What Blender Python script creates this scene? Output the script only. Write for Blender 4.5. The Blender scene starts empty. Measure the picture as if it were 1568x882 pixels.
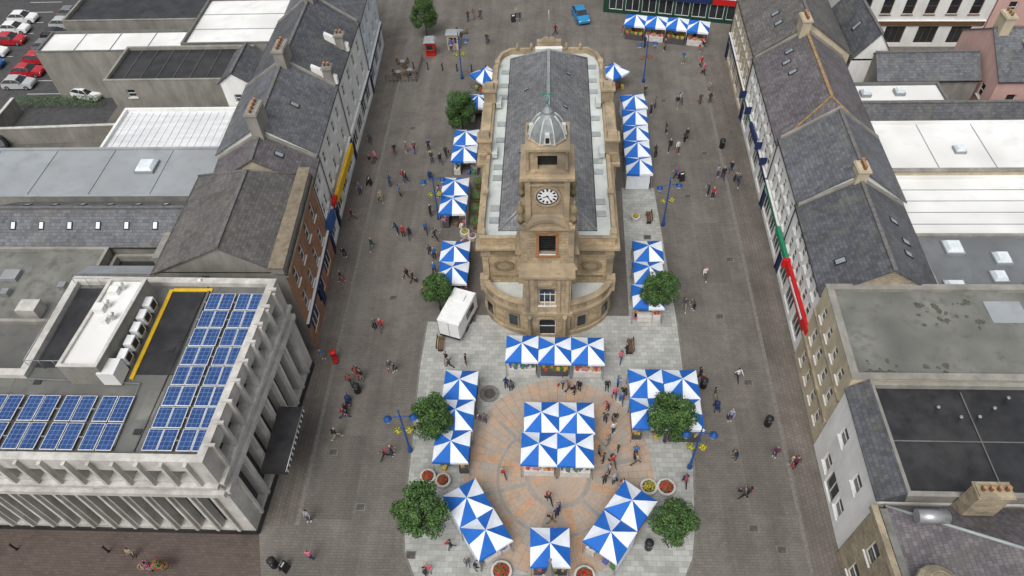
import bpy, bmesh, math, random
from mathutils import Vector, Matrix
random.seed(7)
R=random.random
def U(a,b): return a+(b-a)*random.random()
scene=bpy.context.scene
COL=scene.collection
# ------------------------------------------------------------------ materials
def mat(name,col,rough=0.85,var=0.12,scale=1.5,stain=0.0,stain_col=(0.05,0.05,0.045),bump=0.0,metal=0.0,spec=0.3,streak=None):
    m=bpy.data.materials.new(name); m.use_nodes=True
    nt=m.node_tree; b=nt.nodes["Principled BSDF"]
    b.inputs["Roughness"].default_value=rough; b.inputs["Metallic"].default_value=metal
    b.inputs["Specular IOR Level"].default_value=spec
    L=nt.links.new
    tc=nt.nodes.new("ShaderNodeTexCoord")
    src=tc.outputs["Object"]
    if streak:
        mp=nt.nodes.new("ShaderNodeMapping"); mp.inputs["Scale"].default_value=streak
        L(src,mp.inputs["Vector"]); src2=mp.outputs[0]
    else: src2=src
    n=nt.nodes.new("ShaderNodeTexNoise"); n.inputs["Scale"].default_value=scale; n.inputs["Detail"].default_value=8; n.inputs["Roughness"].default_value=0.65
    L(src2,n.inputs["Vector"])
    r=nt.nodes.new("ShaderNodeValToRGB")
    c0=[max(0,c*(1-var*2.2)) for c in col]; c1=[min(1,c*(1+var*2.0)) for c in col]
    r.color_ramp.elements[0].position=0.25; r.color_ramp.elements[0].color=(*c0,1)
    r.color_ramp.elements[1].position=0.75; r.color_ramp.elements[1].color=(*c1,1)
    L(n.outputs["Fac"],r.inputs["Fac"]); out=r.outputs["Color"]
    if stain>0:
        n2=nt.nodes.new("ShaderNodeTexNoise"); n2.inputs["Scale"].default_value=scale*0.25; n2.inputs["Detail"].default_value=6; n2.inputs["Roughness"].default_value=0.7
        L(src,n2.inputs["Vector"])
        r2=nt.nodes.new("ShaderNodeValToRGB"); r2.color_ramp.elements[0].position=0.45; r2.color_ramp.elements[0].color=(0,0,0,1)
        r2.color_ramp.elements[1].position=0.68; r2.color_ramp.elements[1].color=(stain,stain,stain,1)
        L(n2.outputs["Fac"],r2.inputs["Fac"])
        mx=nt.nodes.new("ShaderNodeMix"); mx.data_type='RGBA'
        L(r2.outputs["Color"],mx.inputs[0]); L(out,mx.inputs[6]); mx.inputs[7].default_value=(*stain_col,1); out=mx.outputs[2]
    L(out,b.inputs["Base Color"])
    if bump:
        bp=nt.nodes.new("ShaderNodeBump"); bp.inputs["Strength"].default_value=bump; bp.inputs["Distance"].default_value=0.05
        L(n.outputs["Fac"],bp.inputs["Height"]); L(bp.outputs[0],b.inputs["Normal"])
    return m
def brickmat(name,c1,c2,mortar,bw,bh,ms=0.01,rough=0.85,axes="xy",noise=0.35,nscale=0.5,patch=None,spec=0.3,bump=0.2,wear=None):
    m=bpy.data.materials.new(name); m.use_nodes=True
    nt=m.node_tree; b=nt.nodes["Principled BSDF"]; L=nt.links.new
    b.inputs["Roughness"].default_value=rough; b.inputs["Specular IOR Level"].default_value=spec
    tc=nt.nodes.new("ShaderNodeTexCoord"); sp=nt.nodes.new("ShaderNodeSeparateXYZ"); cb=nt.nodes.new("ShaderNodeCombineXYZ")
    L(tc.outputs["Object"],sp.inputs[0])
    ix={"x":0,"y":1,"z":2}
    if axes=="polar":
        ln=nt.nodes.new("ShaderNodeVectorMath"); ln.operation='LENGTH'; L(tc.outputs["Object"],ln.inputs[0])
        at=nt.nodes.new("ShaderNodeMath"); at.operation='ARCTAN2'; L(sp.outputs[1],at.inputs[0]); L(sp.outputs[0],at.inputs[1])
        ml=nt.nodes.new("ShaderNodeMath"); ml.operation='MULTIPLY'; ml.inputs[1].default_value=5.09; L(at.outputs[0],ml.inputs[0])
        L(ln.outputs["Value"],cb.inputs[0]); L(ml.outputs[0],cb.inputs[1])
    elif axes=="wall":
        ad=nt.nodes.new("ShaderNodeMath"); ad.operation='ADD'; L(sp.outputs[0],ad.inputs[0]); L(sp.outputs[1],ad.inputs[1])
        L(ad.outputs[0],cb.inputs[0]); L(sp.outputs[2],cb.inputs[1])
    else:
        L(sp.outputs[ix[axes[0]]],cb.inputs[0]); L(sp.outputs[ix[axes[1]]],cb.inputs[1])
    bk=nt.nodes.new("ShaderNodeTexBrick"); L(cb.outputs[0],bk.inputs["Vector"])
    bk.inputs["Scale"].default_value=1; bk.inputs["Brick Width"].default_value=bw; bk.inputs["Row Height"].default_value=bh
    bk.inputs["Mortar Size"].default_value=ms; bk.inputs["Mortar Smooth"].default_value=0.2
    bk.inputs["Color1"].default_value=(*c1,1); bk.inputs["Color2"].default_value=(*c2,1); bk.inputs["Mortar"].default_value=(*mortar,1)
    def noise_mul(out,vec,sc,lo,hi,p0=0.3,p1=0.7):
        n=nt.nodes.new("ShaderNodeTexNoise"); n.inputs["Scale"].default_value=sc; n.inputs["Detail"].default_value=9; n.inputs["Roughness"].default_value=0.7
        L(vec,n.inputs["Vector"])
        r=nt.nodes.new("ShaderNodeValToRGB")
        r.color_ramp.elements[0].position=p0; r.color_ramp.elements[0].color=(lo,lo,lo,1)
        r.color_ramp.elements[1].position=p1; r.color_ramp.elements[1].color=(hi,hi,hi,1)
        L(n.outputs["Fac"],r.inputs["Fac"])
        mx=nt.nodes.new("ShaderNodeMix"); mx.data_type='RGBA'; mx.blend_type='MULTIPLY'; mx.inputs[0].default_value=1
        L(out,mx.inputs[6]); L(r.outputs["Color"],mx.inputs[7]); return mx.outputs[2]
    out=noise_mul(bk.outputs["Color"],tc.outputs["Object"],nscale,1-noise,1+noise)
    if wear:
        for (sx,sy,lo,hi) in wear:
            mp=nt.nodes.new("ShaderNodeMapping"); mp.inputs["Scale"].default_value=(sx,sy,1); L(tc.outputs["Object"],mp.inputs["Vector"])
            out=noise_mul(out,mp.outputs[0],1.0,lo,hi,0.35,0.65)
    if patch:
        n2=nt.nodes.new("ShaderNodeTexNoise"); n2.inputs["Scale"].default_value=patch[1]; n2.inputs["Detail"].default_value=8; n2.inputs["Roughness"].default_value=0.75
        L(tc.outputs["Object"],n2.inputs["Vector"])
        r2=nt.nodes.new("ShaderNodeValToRGB"); r2.color_ramp.elements[0].position=0.5; r2.color_ramp.elements[0].color=(0,0,0,1)
        r2.color_ramp.elements[1].position=0.72; r2.color_ramp.elements[1].color=(patch[2],)*3+(1,)
        L(n2.outputs["Fac"],r2.inputs["Fac"])
        m2=nt.nodes.new("ShaderNodeMix"); m2.data_type='RGBA'; L(r2.outputs["Color"],m2.inputs[0]); L(out,m2.inputs[6]); m2.inputs[7].default_value=(*patch[0],1); out=m2.outputs[2]
    L(out,b.inputs["Base Color"])
    if bump:
        bp=nt.nodes.new("ShaderNodeBump"); bp.inputs["Strength"].default_value=bump; bp.inputs["Distance"].default_value=0.02
        L(bk.outputs["Fac"],bp.inputs["Height"]); bp.invert=True; L(bp.outputs[0],b.inputs["Normal"])
    return m
def slate(name,c,moss=(0.15,0.145,0.10),ms=0.45,axes="yx",wear=None):
    c2=[x*1.3 for x in c]; c1=[x*0.78 for x in c]
    return brickmat(name,c1,c2,[x*0.45 for x in c],0.34,0.24,0.012,0.6,axes,0.3,0.35,(moss,0.5,ms),0.4,0.3,wear or ((.25,1.6,.82,1.12),))
SL_A=slate("slate_blue_grey",(0.105,0.110,0.123))
SL_B=slate("slate_brown_grey",(0.108,0.102,0.098),ms=0.6)
SL_C=slate("slate_dark",(0.078,0.081,0.092))
SL_X=slate("slate_cross",(0.098,0.103,0.115),axes="xy",wear=((1.6,.25,.82,1.12),))
SL_P=slate("slate_purple",(0.112,0.100,0.108),ms=0.3)
SAND=brickmat("sandstone_ashlar",(0.43,0.335,0.215),(0.34,0.255,0.155),(0.19,0.15,0.10),0.7,0.32,0.012,0.9,"wall",0.34,0.8,((0.145,0.13,0.105),0.45,0.85))
SANDP=mat("sandstone_carved",(0.37,0.29,0.19),0.9,0.22,2.2,0.9,(0.125,0.112,0.085),0.5)
SANDT=mat("sandstone_weathered",(0.255,0.20,0.12),0.92,0.25,3,0.8,(0.10,0.09,0.06),0.6)
LEAD=mat("lead_sheet",(0.30,0.33,0.33),0.55,0.15,1.2,0.5,(0.18,0.21,0.19))
LEADD=mat("lead_dome",(0.27,0.29,0.30),0.5,0.25,2,0.4,(0.12,0.15,0.13),0.2,0.2)
LIME=mat("pale_membrane",(0.50,0.53,0.51),0.7,0.12,1,0.4,(0.3,0.34,0.32))
WHITE=mat("white_render",(0.70,0.70,0.68),0.85,0.06,1.2,0.35,(0.42,0.41,0.37),streak=(1,1,0.25))
CREAM=mat("cream_render",(0.46,0.40,0.29),0.9,0.12,1,0.45,(0.26,0.22,0.16),streak=(1,1,0.3))
BLUEW=mat("pale_blue_render",(0.58,0.63,0.67),0.85,0.06,1,0.3,(0.4,0.43,0.45),streak=(1,1,0.25))
GREYW=mat("grey_render",(0.25,0.24,0.215),0.92,0.16,0.8,0.6,(0.13,0.125,0.105),0.2,streak=(1,1,0.3))
PINK=mat("pink_render",(0.55,0.36,0.32),0.88,0.07,1,0.3,(0.38,0.26,0.22),streak=(1,1,0.3))
STONE=brickmat("rubble_stone",(0.37,0.31,0.215),(0.26,0.22,0.155),(0.19,0.17,0.135),0.5,0.25,0.015,0.9,"wall",0.3,1,((0.15,0.135,0.105),0.8,0.65))
BRICK=brickmat("orange_brick",(0.34,0.15,0.075),(0.26,0.11,0.06),(0.25,0.2,0.15),0.23,0.075,0.01,0.9,"wall",0.25,0.7,((0.14,0.085,0.05),0.8,0.5))
CONC=mat("pale_concrete",(0.49,0.475,0.445),0.9,0.13,1.5,0.5,(0.22,0.205,0.18),0.2,streak=(1,1,0.3))
FELT=mat("roof_felt_grey",(0.135,0.135,0.128),0.9,0.18,0.9,0.65,(0.08,0.08,0.07))
FELTW=mat("roof_felt_weathered",(0.17,0.17,0.155),0.92,0.24,0.9,0.9,(0.07,0.073,0.066))
MOSS=mat("roof_moss_growth",(0.085,0.085,0.068),0.95,0.3,5)
COPB=mat("weathered_coping",(0.20,0.165,0.12),0.92,0.25,2,0.6,(0.09,0.08,0.06))
FELTD=mat("roof_felt_black",(0.022,0.022,0.024),0.42,0.3,0.7,0.6,(0.05,0.046,0.044),spec=0.5)
FELTL=mat("roof_membrane_grey",(0.28,0.30,0.315),0.75,0.1,0.6,0.5,(0.19,0.20,0.205))
FELTB=mat("roof_felt_blue_grey",(0.15,0.16,0.17),.85,.14,.7,.6,(0.09,0.095,0.10))
RWHITE=mat("white_roof_membrane",(0.72,0.72,0.70),0.6,0.08,0.7,0.6,(0.44,0.43,0.40))
RSILV=mat("silver_roof_sheet",(0.62,0.63,0.64),0.4,0.1,0.5,0.4,(0.42,0.43,0.44),streak=(0.3,3,1))
GLASS=mat("window_glass",(0.025,0.03,0.035),0.12,0.3,0.6,spec=0.6)
GLASSL=mat("skylight_dome",(0.62,0.67,0.70),0.25,0.08,2,spec=0.5)
GLASSR=mat("rooflight_glass",(0.22,0.25,0.28),0.2,0.15,2,spec=0.6)
FRAME=mat("white_window_frame",(0.70,0.70,0.68),0.5,0.04,3)
DARK=mat("dark_metal",(0.02,0.02,0.022),0.5,0.2,3)
STEEL=mat("galvanised_steel",(0.36,0.37,0.38),0.4,0.1,3,metal=0.6)
WMET=mat("white_plastic",(0.72,0.73,0.73),0.4,0.05,2)
BLUEP=mat("canopy_blue_fabric",(0.014,0.120,0.46),0.75,0.10,1.1,bump=0.2)
WHITEP=mat("canopy_white_fabric",(0.70,0.74,0.80),0.75,0.05,1.1,bump=0.2)
LBLUE=mat("lamp_blue_paint",(0.015,0.07,0.24),0.45,0.1,3)
YEL=mat("yellow_paint",(0.62,0.38,0.015),0.7,0.12,3,0.3,(0.35,0.22,0.03))
RED=mat("red_paint",(0.50,0.015,0.015),0.45,0.08,2)
GREEN=mat("green_paint",(0.02,0.22,0.11),0.5,0.08,2)
DGREEN=mat("dark_green_paint",(0.015,0.05,0.035),0.5,0.1,2)
NAVY=mat("navy_paint",(0.015,0.03,0.10),0.5,0.1,2)
BROWNP=mat("timber_brown",(0.13,0.07,0.035),0.7,0.2,3)
TERRA=mat("terracotta",(0.33,0.18,0.10),0.85,0.15,5)
RIDGEO=mat("ridge_tile_orange",(0.27,0.18,0.09),0.85,0.25,3)
RIDGEG=mat("ridge_tile_grey",(0.13,0.125,0.12),0.85,0.2,3)
RUSSET=mat("louvre_surround",(0.32,0.15,0.065),0.85,0.12,3)
# ------------------------------------------------------------------ mesh part
class P:
    def __init__(s): s.v=[]; s.f=[]; s.sm=[]
    def poly(s,pts,sm=False):
        i=len(s.v); s.v+= [tuple(p) for p in pts]; s.f.append(tuple(range(i,i+len(pts)))); s.sm.append(sm)
    def hexa(s,b,t):
        i=len(s.v); n=len(b); s.v+=[tuple(p) for p in b]+[tuple(p) for p in t]
        s.f.append(tuple(range(i+n-1,i-1,-1))); s.f.append(tuple(range(i+n,i+2*n))); s.sm+=[False,False]
        for k in range(n):
            j=(k+1)%n; s.f.append((i+k,i+j,i+n+j,i+n+k)); s.sm.append(False)
    def box(s,c,d,rz=0,top=1.0):
        cx,cy,cz=c; a,b,h=d[0]/2,d[1]/2,d[2]/2; ca,sa=math.cos(rz),math.sin(rz)
        def q(x,y,z): return (cx+x*ca-y*sa,cy+x*sa+y*ca,cz+z)
        t=top
        s.hexa([q(-a,-b,-h),q(a,-b,-h),q(a,b,-h),q(-a,b,-h)],[q(-a*t,-b*t,h),q(a*t,-b*t,h),q(a*t,b*t,h),q(-a*t,b*t,h)])
    def rev(s,c,prof,n=16,a0=0,sm=True):
        cx,cy,cz=c; i=len(s.v)
        for r,z in prof:
            for k in range(n):
                a=a0+2*math.pi*k/n; s.v.append((cx+r*math.cos(a),cy+r*math.sin(a),cz+z))
        for j in range(len(prof)-1):
            for k in range(n):
                l=(k+1)%n; s.f.append((i+j*n+k,i+j*n+l,i+(j+1)*n+l,i+(j+1)*n+k)); s.sm.append(sm)
        s.f.append(tuple(i+k for k in range(n-1,-1,-1))); s.sm.append(False)
        j=(len(prof)-1)*n; s.f.append(tuple(i+j+k for k in range(n))); s.sm.append(False)
    def tube(s,pts,rad,n=6):
        i=len(s.v); pts=[Vector(p) for p in pts]
        for k,p in enumerate(pts):
            d=(pts[min(k+1,len(pts)-1)]-pts[max(k-1,0)]).normalized()
            a=d.cross(Vector((0.3,0.9,0.2))).normalized(); b=d.cross(a)
            r=rad[k] if isinstance(rad,(list,tuple)) else rad
            for q in range(n):
                t=2*math.pi*q/n; s.v.append(tuple(p+a*r*math.cos(t)+b*r*math.sin(t)))
        for k in range(len(pts)-1):
            for q in range(n):
                l=(q+1)%n; s.f.append((i+k*n+q,i+k*n+l,i+(k+1)*n+l,i+(k+1)*n+q)); s.sm.append(True)
        s.f.append(tuple(range(i+n-1,i-1,-1))); s.f.append(tuple(i+(len(pts)-1)*n+q for q in range(n))); s.sm+=[False,False]
    def mesh(s,name,m,off=(0,0,0)):
        me=bpy.data.meshes.new(name); ox,oy,oz=off
        me.from_pydata([(x-ox,y-oy,z-oz) for x,y,z in s.v],[],s.f)
        me.polygons.foreach_set("use_smooth",s.sm); me.materials.append(m); me.update()
        bm=bmesh.new(); bm.from_mesh(me); bmesh.ops.recalc_face_normals(bm,faces=bm.faces); bm.to_mesh(me); bm.free()
        return me
def empty(name,loc,rz=0):
    e=bpy.data.objects.new(name,None); e.location=loc; e.rotation_euler=(0,0,rz); e.empty_display_size=0.5; COL.objects.link(e); return e
class B:   # a composite object: one Empty, its parts as mesh children
    def __init__(s,name,loc,rz=0): s.e=empty(name,loc,rz); s.loc=loc; s.parts={}
    def p(s,name,m):
        if name not in s.parts: s.parts[name]=(P(),m)
        return s.parts[name][0]
    def done(s,local=False):
        for n,(p,m) in s.parts.items():
            if not p.f: continue
            o=bpy.data.objects.new(n,p.mesh(n,m,(0,0,0) if local else s.loc)); COL.objects.link(o); o.parent=s.e
        return s.e
def sheet(name,pts,z,m,org=None):
    p=P(); p.poly([(x,y,z) for x,y in pts]); org=org or (0,0,0)
    o=bpy.data.objects.new(name,p.mesh(name,m,(org[0],org[1],z))); o.location=(org[0],org[1],z); COL.objects.link(o); return o
# ------------------------------------------------------------------ facade with recessed windows
def facade(b,p0,p1,z0,z1,wins=(),wall="walls",wm=WHITE,depth=0.16,bars=True,fm=FRAME,fn="window_frames",sill=True):
    W=b.p(wall,wm); G=b.p("window_glass",GLASS); F=b.p(fn,fm)
    d=Vector((p1[0]-p0[0],p1[1]-p0[1])); L=d.length; d/=L; n=Vector((d.y,-d.x))
    def q(s,z,o=0): return (p0[0]+d.x*s+n.x*o,p0[1]+d.y*s+n.y*o,z)
    wins=[w for w in wins if w[0]>0.02 and w[1]<L-0.02 and w[3]<z1-0.01]
    ss=sorted(set([0,L]+[round(x,4) for w in wins for x in w[:2]])); zs=sorted(set([z0,z1]+[round(x,4) for w in wins for x in w[2:4]]))
    for i in range(len(ss)-1):
        for j in range(len(zs)-1):
            a,c=(ss[i]+ss[i+1])/2,(zs[j]+zs[j+1])/2
            if any(w[0]<a<w[1] and w[2]<c<w[3] for w in wins): continue
            W.poly([q(ss[i],zs[j]),q(ss[i+1],zs[j]),q(ss[i+1],zs[j+1]),q(ss[i],zs[j+1])])
    for w in wins:
        a,c,e,g=w[:4]; D=-depth
        W.poly([q(a,e),q(a,e,D),q(a,g,D),q(a,g)]); W.poly([q(c,e),q(c,g),q(c,g,D),q(c,e,D)])
        W.poly([q(a,g),q(a,g,D),q(c,g,D),q(c,g)]); W.poly([q(a,e),q(c,e),q(c,e,D),q(a,e,D)])
        G.poly([q(a,e,D),q(c,e,D),q(c,g,D),q(a,g,D)])
        def bar(s0,s1,za,zb,o0=-depth+0.004,o1=-depth+0.05,part=F):
            part.hexa([q(s0,za,o0),q(s1,za,o0),q(s1,za,o1),q(s0,za,o1)],[q(s0,zb,o0),q(s1,zb,o0),q(s1,zb,o1),q(s0,zb,o1)])
        t=0.07
        if bars:
            bar(a+.003,a+t,e+.003,g-.003); bar(c-t,c-.003,e+.003,g-.003); bar(a+t,c-t,e+.003,e+t); bar(a+t,c-t,g-t,g-.003)
            if c-a<1.6: bar(a+t,c-t,(e+g)/2-.03,(e+g)/2+.03)
            else:
                k=max(1,int((c-a)/1.1))
                for i in range(1,k+1): s=a+(c-a)*i/(k+1); bar(s-.03,s+.03,e+t,g-t)
        if sill and e>0.5: bar(a-.08,c+.08,e-.12,e-.01,0.003,0.1)
def band(b,part,m,p0,p1,z0,z1,o0,o1,ext=0.0):
    d=Vector((p1[0]-p0[0],p1[1]-p0[1])); L=d.length; d/=L; n=Vector((d.y,-d.x))
    def q(s,z,o): return (p0[0]+d.x*s+n.x*o,p0[1]+d.y*s+n.y*o,z)
    b.p(part,m).hexa([q(-ext,z0,o0),q(L+ext,z0,o0),q(L+ext,z0,o1),q(-ext,z0,o1)],[q(-ext,z1,o0),q(L+ext,z1,o0),q(L+ext,z1,o1),q(-ext,z1,o1)])
def rows(L,n,w,zz,m=0.6,jit=0):
    out=[]; st=(L-2*m)/n
    for z0,z1 in zz:
        for i in range(n):
            c=m+st*(i+.5); out.append((c-w/2,c+w/2,z0,z1))
    return out
def offset_poly(pts,o):
    n=len(pts); out=[]
    for i in range(n):
        a=Vector(pts[i-1]);c=Vector(pts[i]);e=Vector(pts[(i+1)%n])
        d1=(c-a).normalized();d2=(e-c).normalized(); n1=Vector((-d1.y,d1.x)); n2=Vector((-d2.y,d2.x))
        k=(n1+n2); k=k/(max(0.3,k.length_squared/2)); out.append((c.x+k.x*o,c.y+k.y*o))
    return out
def flat_roof(b,pts,h,rm,cm,par=0.35,th=0.3,rn="roof"):
    inn=offset_poly(pts,th); out=offset_poly(pts,-0.04); n=len(pts)
    C=b.p("parapet_coping",cm)
    for i in range(n):
        j=(i+1)%n
        C.hexa([(*out[i],h),(*out[j],h),(*inn[j],h),(*inn[i],h)],[(*out[i],h+.07),(*out[j],h+.07),(*inn[j],h+.07),(*inn[i],h+.07)])
        C.poly([(*inn[i],h),(*inn[j],h),(*inn[j],h-par),(*inn[i],h-par)])
    b.p(rn,rm).poly([(x,y,h-par) for x,y in inn])
def slab(p,quad,th=0.14):
    p.hexa([(x,y,z-th) for x,y,z in quad],quad)
def pitched(b,pts,he,hr,axis="y",rm=SL_A,wm=WHITE,hip=(0,0),ov=0.18,wall="walls",ridge=RIDGEG,rn="roof",shift=0.0):
    P0,P1,P2,P3=[Vector(p) for p in pts]
    if axis=="x": P0,P1,P2,P3=P3,P0,P1,P2
    s=(P1-P0).normalized()
    A=(P0+P1)/2+s*shift; Cc=(P2+P3)/2+s*shift; d=(Cc-A).normalized()
    RA=A+d*hip[0]; RC=Cc-d*hip[1]; r=b.p(rn,rm)
    w=((P1-P0).length)/2; k=(hr-he)/w
    def e3(p,z): return (p.x,p.y,z)
    oe=0.0 if hip[0] else 0.12; of=0.0 if hip[1] else 0.12
    za=he-k*ov+0.06; zr=hr+0.06
    a=P0-s*ov-d*(oe if not hip[0] else ov); bb=P1+s*ov-d*(oe if not hip[0] else ov); c=P2+s*ov+d*(of if not hip[1] else ov); e=P3-s*ov+d*(of if not hip[1] else ov)
    ra=RA-d*oe; rc=RC+d*of
    slab(r,[e3(a,za),e3(ra,zr),e3(rc,zr),e3(e,za)]); slab(r,[e3(bb,za),e3(c,za),e3(rc,zr),e3(ra,zr)])
    if hip[0]: slab(r,[e3(a,za),e3(bb,za),e3(ra,zr)])
    else: b.p(wall,wm).poly([e3(P0,he),e3(P1,he),e3(A,hr)])
    if hip[1]: slab(r,[e3(c,za),e3(e,za),e3(rc,zr)])
    else: b.p(wall,wm).poly([e3(P2,he),e3(P3,he),e3(Cc,hr)])
    rp=b.p("ridge_tiles",ridge); m=(ra+rc)/2; ll=(rc-ra).length; ang=math.atan2(d.y,d.x)
    rp.box((m.x,m.y,zr+0.03),(ll,0.3,0.12),ang)
    for hh,q,o in ((hip[0],ra,(a,bb)),(hip[1],rc,(c,e))):
        if hh:
            for t in o: rp.tube([(q.x,q.y,zr),(t.x,t.y,za+.02)],0.11,5)
    for u,v in ((a,e),(bb,c)):
        b.p("gutter",DARK).tube([(u.x,u.y,za-.08),(v.x,v.y,za-.08)],0.07,6)
    return dict(A=A,C=Cc,s=s,d=d,he=he,hr=hr,w=w)
def chimney(b,x,y,z0,z1,dx=0.7,dy=1.6,m=CREAM,pots=4):
    c=b.p("chimney_stack",m); c.box((x,y,(z0+z1)/2),(dx,dy,z1-z0)); c.box((x,y,z1+.06),(dx+.2,dy+.2,.12)); c.box((x,y,z1+.17),(dx+.06,dy+.06,.1))
    for i in range(pots):
        t=(i+.5)/pots-.5
        px,py=(x,y+t*(dy-.1)) if dy>dx else (x+t*(dx-.1),y)
        b.p("chimney_pots",TERRA).rev((px,py,z1+.22),[(.13,0),(.11,.3),(.14,.34),(.14,.4),(.08,.4)],10)
def velux(b,info,t,u,side,w=0.6,l=0.75,m=GLASSR):
    A,d,s=info["A"],info["d"],info["s"]
    def pt(tt,uu,o): 
        q=A+d*tt+s*side*uu*info["w"]; return (q.x,q.y,info["hr"]-uu*(info["hr"]-info["he"])+.06+o)
    du=l/2/info["w"]
    q=[pt(t-w/2,u-du,.02),pt(t+w/2,u-du,.02),pt(t+w/2,u+du,.02),pt(t-w/2,u+du,.02)]
    b.p("rooflight_frames",DARK).hexa(q,[(x,y,z+.07) for x,y,z in q])
    q=[pt(t-w/2+.08,u-du*.8,.1),pt(t+w/2-.08,u-du*.8,.1),pt(t+w/2-.08,u+du*.8,.1),pt(t-w/2+.08,u+du*.8,.1)]
    b.p("rooflights",m).poly(q)
def walls(b,pts,h,wm,wins={},z0=0,**k):
    n=len(pts)
    for i in range(n): facade(b,pts[i],pts[(i+1)%n],z0,h,wins.get(i,()),wm=wm,**k)
def shopfront(b,p0,p1,col,z=3.0,h=0.6,name="shop_fascia"):
    band(b,name,col,p0,p1,z,z+h,0.003,0.16,-0.15)
    band(b,"shop_cornice",FRAME,p0,p1,z+h+.002,z+h+.08,0.003,0.22,-0.1)
def downpipe(b,x,y,z):
    b.p("downpipes",DARK).tube([(x,y,0),(x,y,z)],0.05,6)
# ------------------------------------------------------------------ GROUND
WEAR=((.55,.035,.80,1.16),(.06,.06,.86,1.12))
PAVE=brickmat("street_block_paving",(0.148,0.134,0.118),(0.127,0.116,0.103),(0.083,0.077,0.07),0.42,0.21,0.012,0.88,"xy",0.2,0.35,((0.185,0.172,0.152),0.12,0.3),bump=0.05,wear=WEAR)
FOOT=brickmat("footway_block_paving",(0.150,0.131,0.114),(0.126,0.111,0.098),(0.078,0.069,0.06),0.3,0.3,0.014,0.88,"yx",0.25,0.25,((0.09,0.077,0.067),0.2,0.5),bump=0.05,wear=WEAR)
LITE=brickmat("granite_paving",(0.385,0.39,0.37),(0.29,0.295,0.275),(0.20,0.20,0.19),0.6,0.4,0.012,0.8,"xy",0.2,0.35,((0.20,0.20,0.185),0.5,0.65),bump=0.05)
BUFF=brickmat("buff_radial_paving",(0.42,0.285,0.19),(0.33,0.285,0.24),(0.20,0.17,0.14),0.72,0.5,0.014,0.82,"polar",0.15,0.8,((0.29,0.28,0.255),0.45,0.95),bump=0.05)
PEACH=brickmat("peach_band_paving",(0.46,0.28,0.17),(0.40,0.25,0.16),(0.20,0.17,0.14),0.5,0.5,0.012,0.82,"xy",0.15,0.8,((0.27,0.22,0.18),0.6,0.6),bump=0.05)
GBAND=mat("grey_band_paving",(0.27,0.26,0.235),0.85,0.12,2,0.5,(0.18,0.17,0.15))
CHAN=mat("channel_setts",(0.160,0.149,0.135),0.9,0.2,4)
DCH=mat("dark_channel",(0.075,0.07,0.065),0.9,0.2,4)
REDB=brickmat("brown_block_paving",(0.118,0.089,0.076),(0.090,0.069,0.060),(0.05,0.042,0.037),0.4,0.2,0.012,0.85,"xy",0.25,0.3,((0.06,0.052,0.045),0.3,0.6),bump=0.05)
ASPH=mat("asphalt",(0.062,0.062,0.064),0.9,0.15,1.5,0.4,(0.09,0.09,0.088))
sheet("ground",[(-1500,-1500),(1500,-1500),(1500,1500),(-1500,1500)],0,PAVE)
sheet("side_street_paving",[(-90,-60),(-21,-60),(-19.5,-24),(-21.2,-18.7),(-90,-18.7)],0.004,REDB)
sheet("car_park_asphalt",[(-110,28),(-54,28),(-54,80),(-110,80)],0.004,ASPH)
for nm,xs in (("left_footway",[(-22.5,-18),(-18.6,-18),(-19.2,50),(-22.5,50)]),("right_footway",[(18.4,-30),(21.5,-30),(22.8,45),(19.4,45)])):
    sheet(nm,xs,0.0075,FOOT)
def strip(name,p0,p1,w,z,m):
    a=Vector(p0);c=Vector(p1);d=(c-a).normalized();n=Vector((-d.y,d.x))*w/2
    return sheet(name,[tuple(a+n),tuple(a-n),tuple(c-n),tuple(c+n)],z,m)
strip("drainage_channel",(-18.5,-18),(-19.1,50),0.3,0.0115,CHAN); strip("drainage_channel",(18.3,-30),(19.3,45),0.3,0.0115,CHAN)
PATCHM=brickmat("patch_paving",(0.128,0.117,0.102),(0.116,0.105,0.093),(0.07,0.064,0.058),0.42,0.21,0.012,0.88,"xy",0.1,0.3,bump=0.0,wear=WEAR)
for x,y,w,l in ((-16,-14,3,7),(16.3,-12,2.4,9),(16,10,2.6,8),(-15.2,16,2.2,6),(15,30,3,5)):
    sheet("repaired_paving_patch",[(x-w/2,y-l/2),(x+w/2,y-l/2),(x+w/2,y+l/2),(x-w/2,y+l/2)],0.0045,PATCHM)
isl=[(-10.9,1.2),(-11,-3.6),(-10.7,-12.5),(-10.5,-17.6)]
for i in range(1,12):
    a=math.pi+math.pi*i/12; isl.append((0.1+10.6*math.cos(a),-17.6+8.4*math.sin(a)))
isl+=[(10.8,-17.6),(11.3,-12.3),(11.5,-6),(11.6,1.6),(11.2,19.3),(7.8,19.3),(7.4,2),(-6.5,2),(-6.5,1.2)]
sheet("plaza_granite_paving",isl,0.013,LITE)
ki=P()
for i in range(len(isl)-6):
    a,c=Vector(isl[i]),Vector(isl[i+1]); d=(c-a).normalized(); n=Vector((d.y,-d.x))*0.16
    ki.hexa([(*(a),0),(*(a+n),0),(*(c+n),0),(*c,0)],[(*(a),.03),(*(a+n),.03),(*(c+n),.03),(*c,.03)])
o=bpy.data.objects.new("plaza_edge_kerb",ki.mesh("kerb",CHAN)); COL.objects.link(o)
cp=[(0.9+7.3*math.cos(2*math.pi*i/48),-13.2+8.3*math.sin(2*math.pi*i/48)) for i in range(48)]
sheet("plaza_buff_paving",cp,0.018,BUFF,(0.9,-13.8))
for i in range(12):
    a=math.radians(15+i*30); x,y=0.9,-13.8; r1=6.7
    strip("plaza_radial_band",(x+2.6*math.cos(a),y+2.6*math.sin(a)),(x+r1*math.cos(a),y+r1*math.sin(a)),0.55 if i%2 else 0.3,0.0225,PEACH if i%2 else GBAND)
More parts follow.
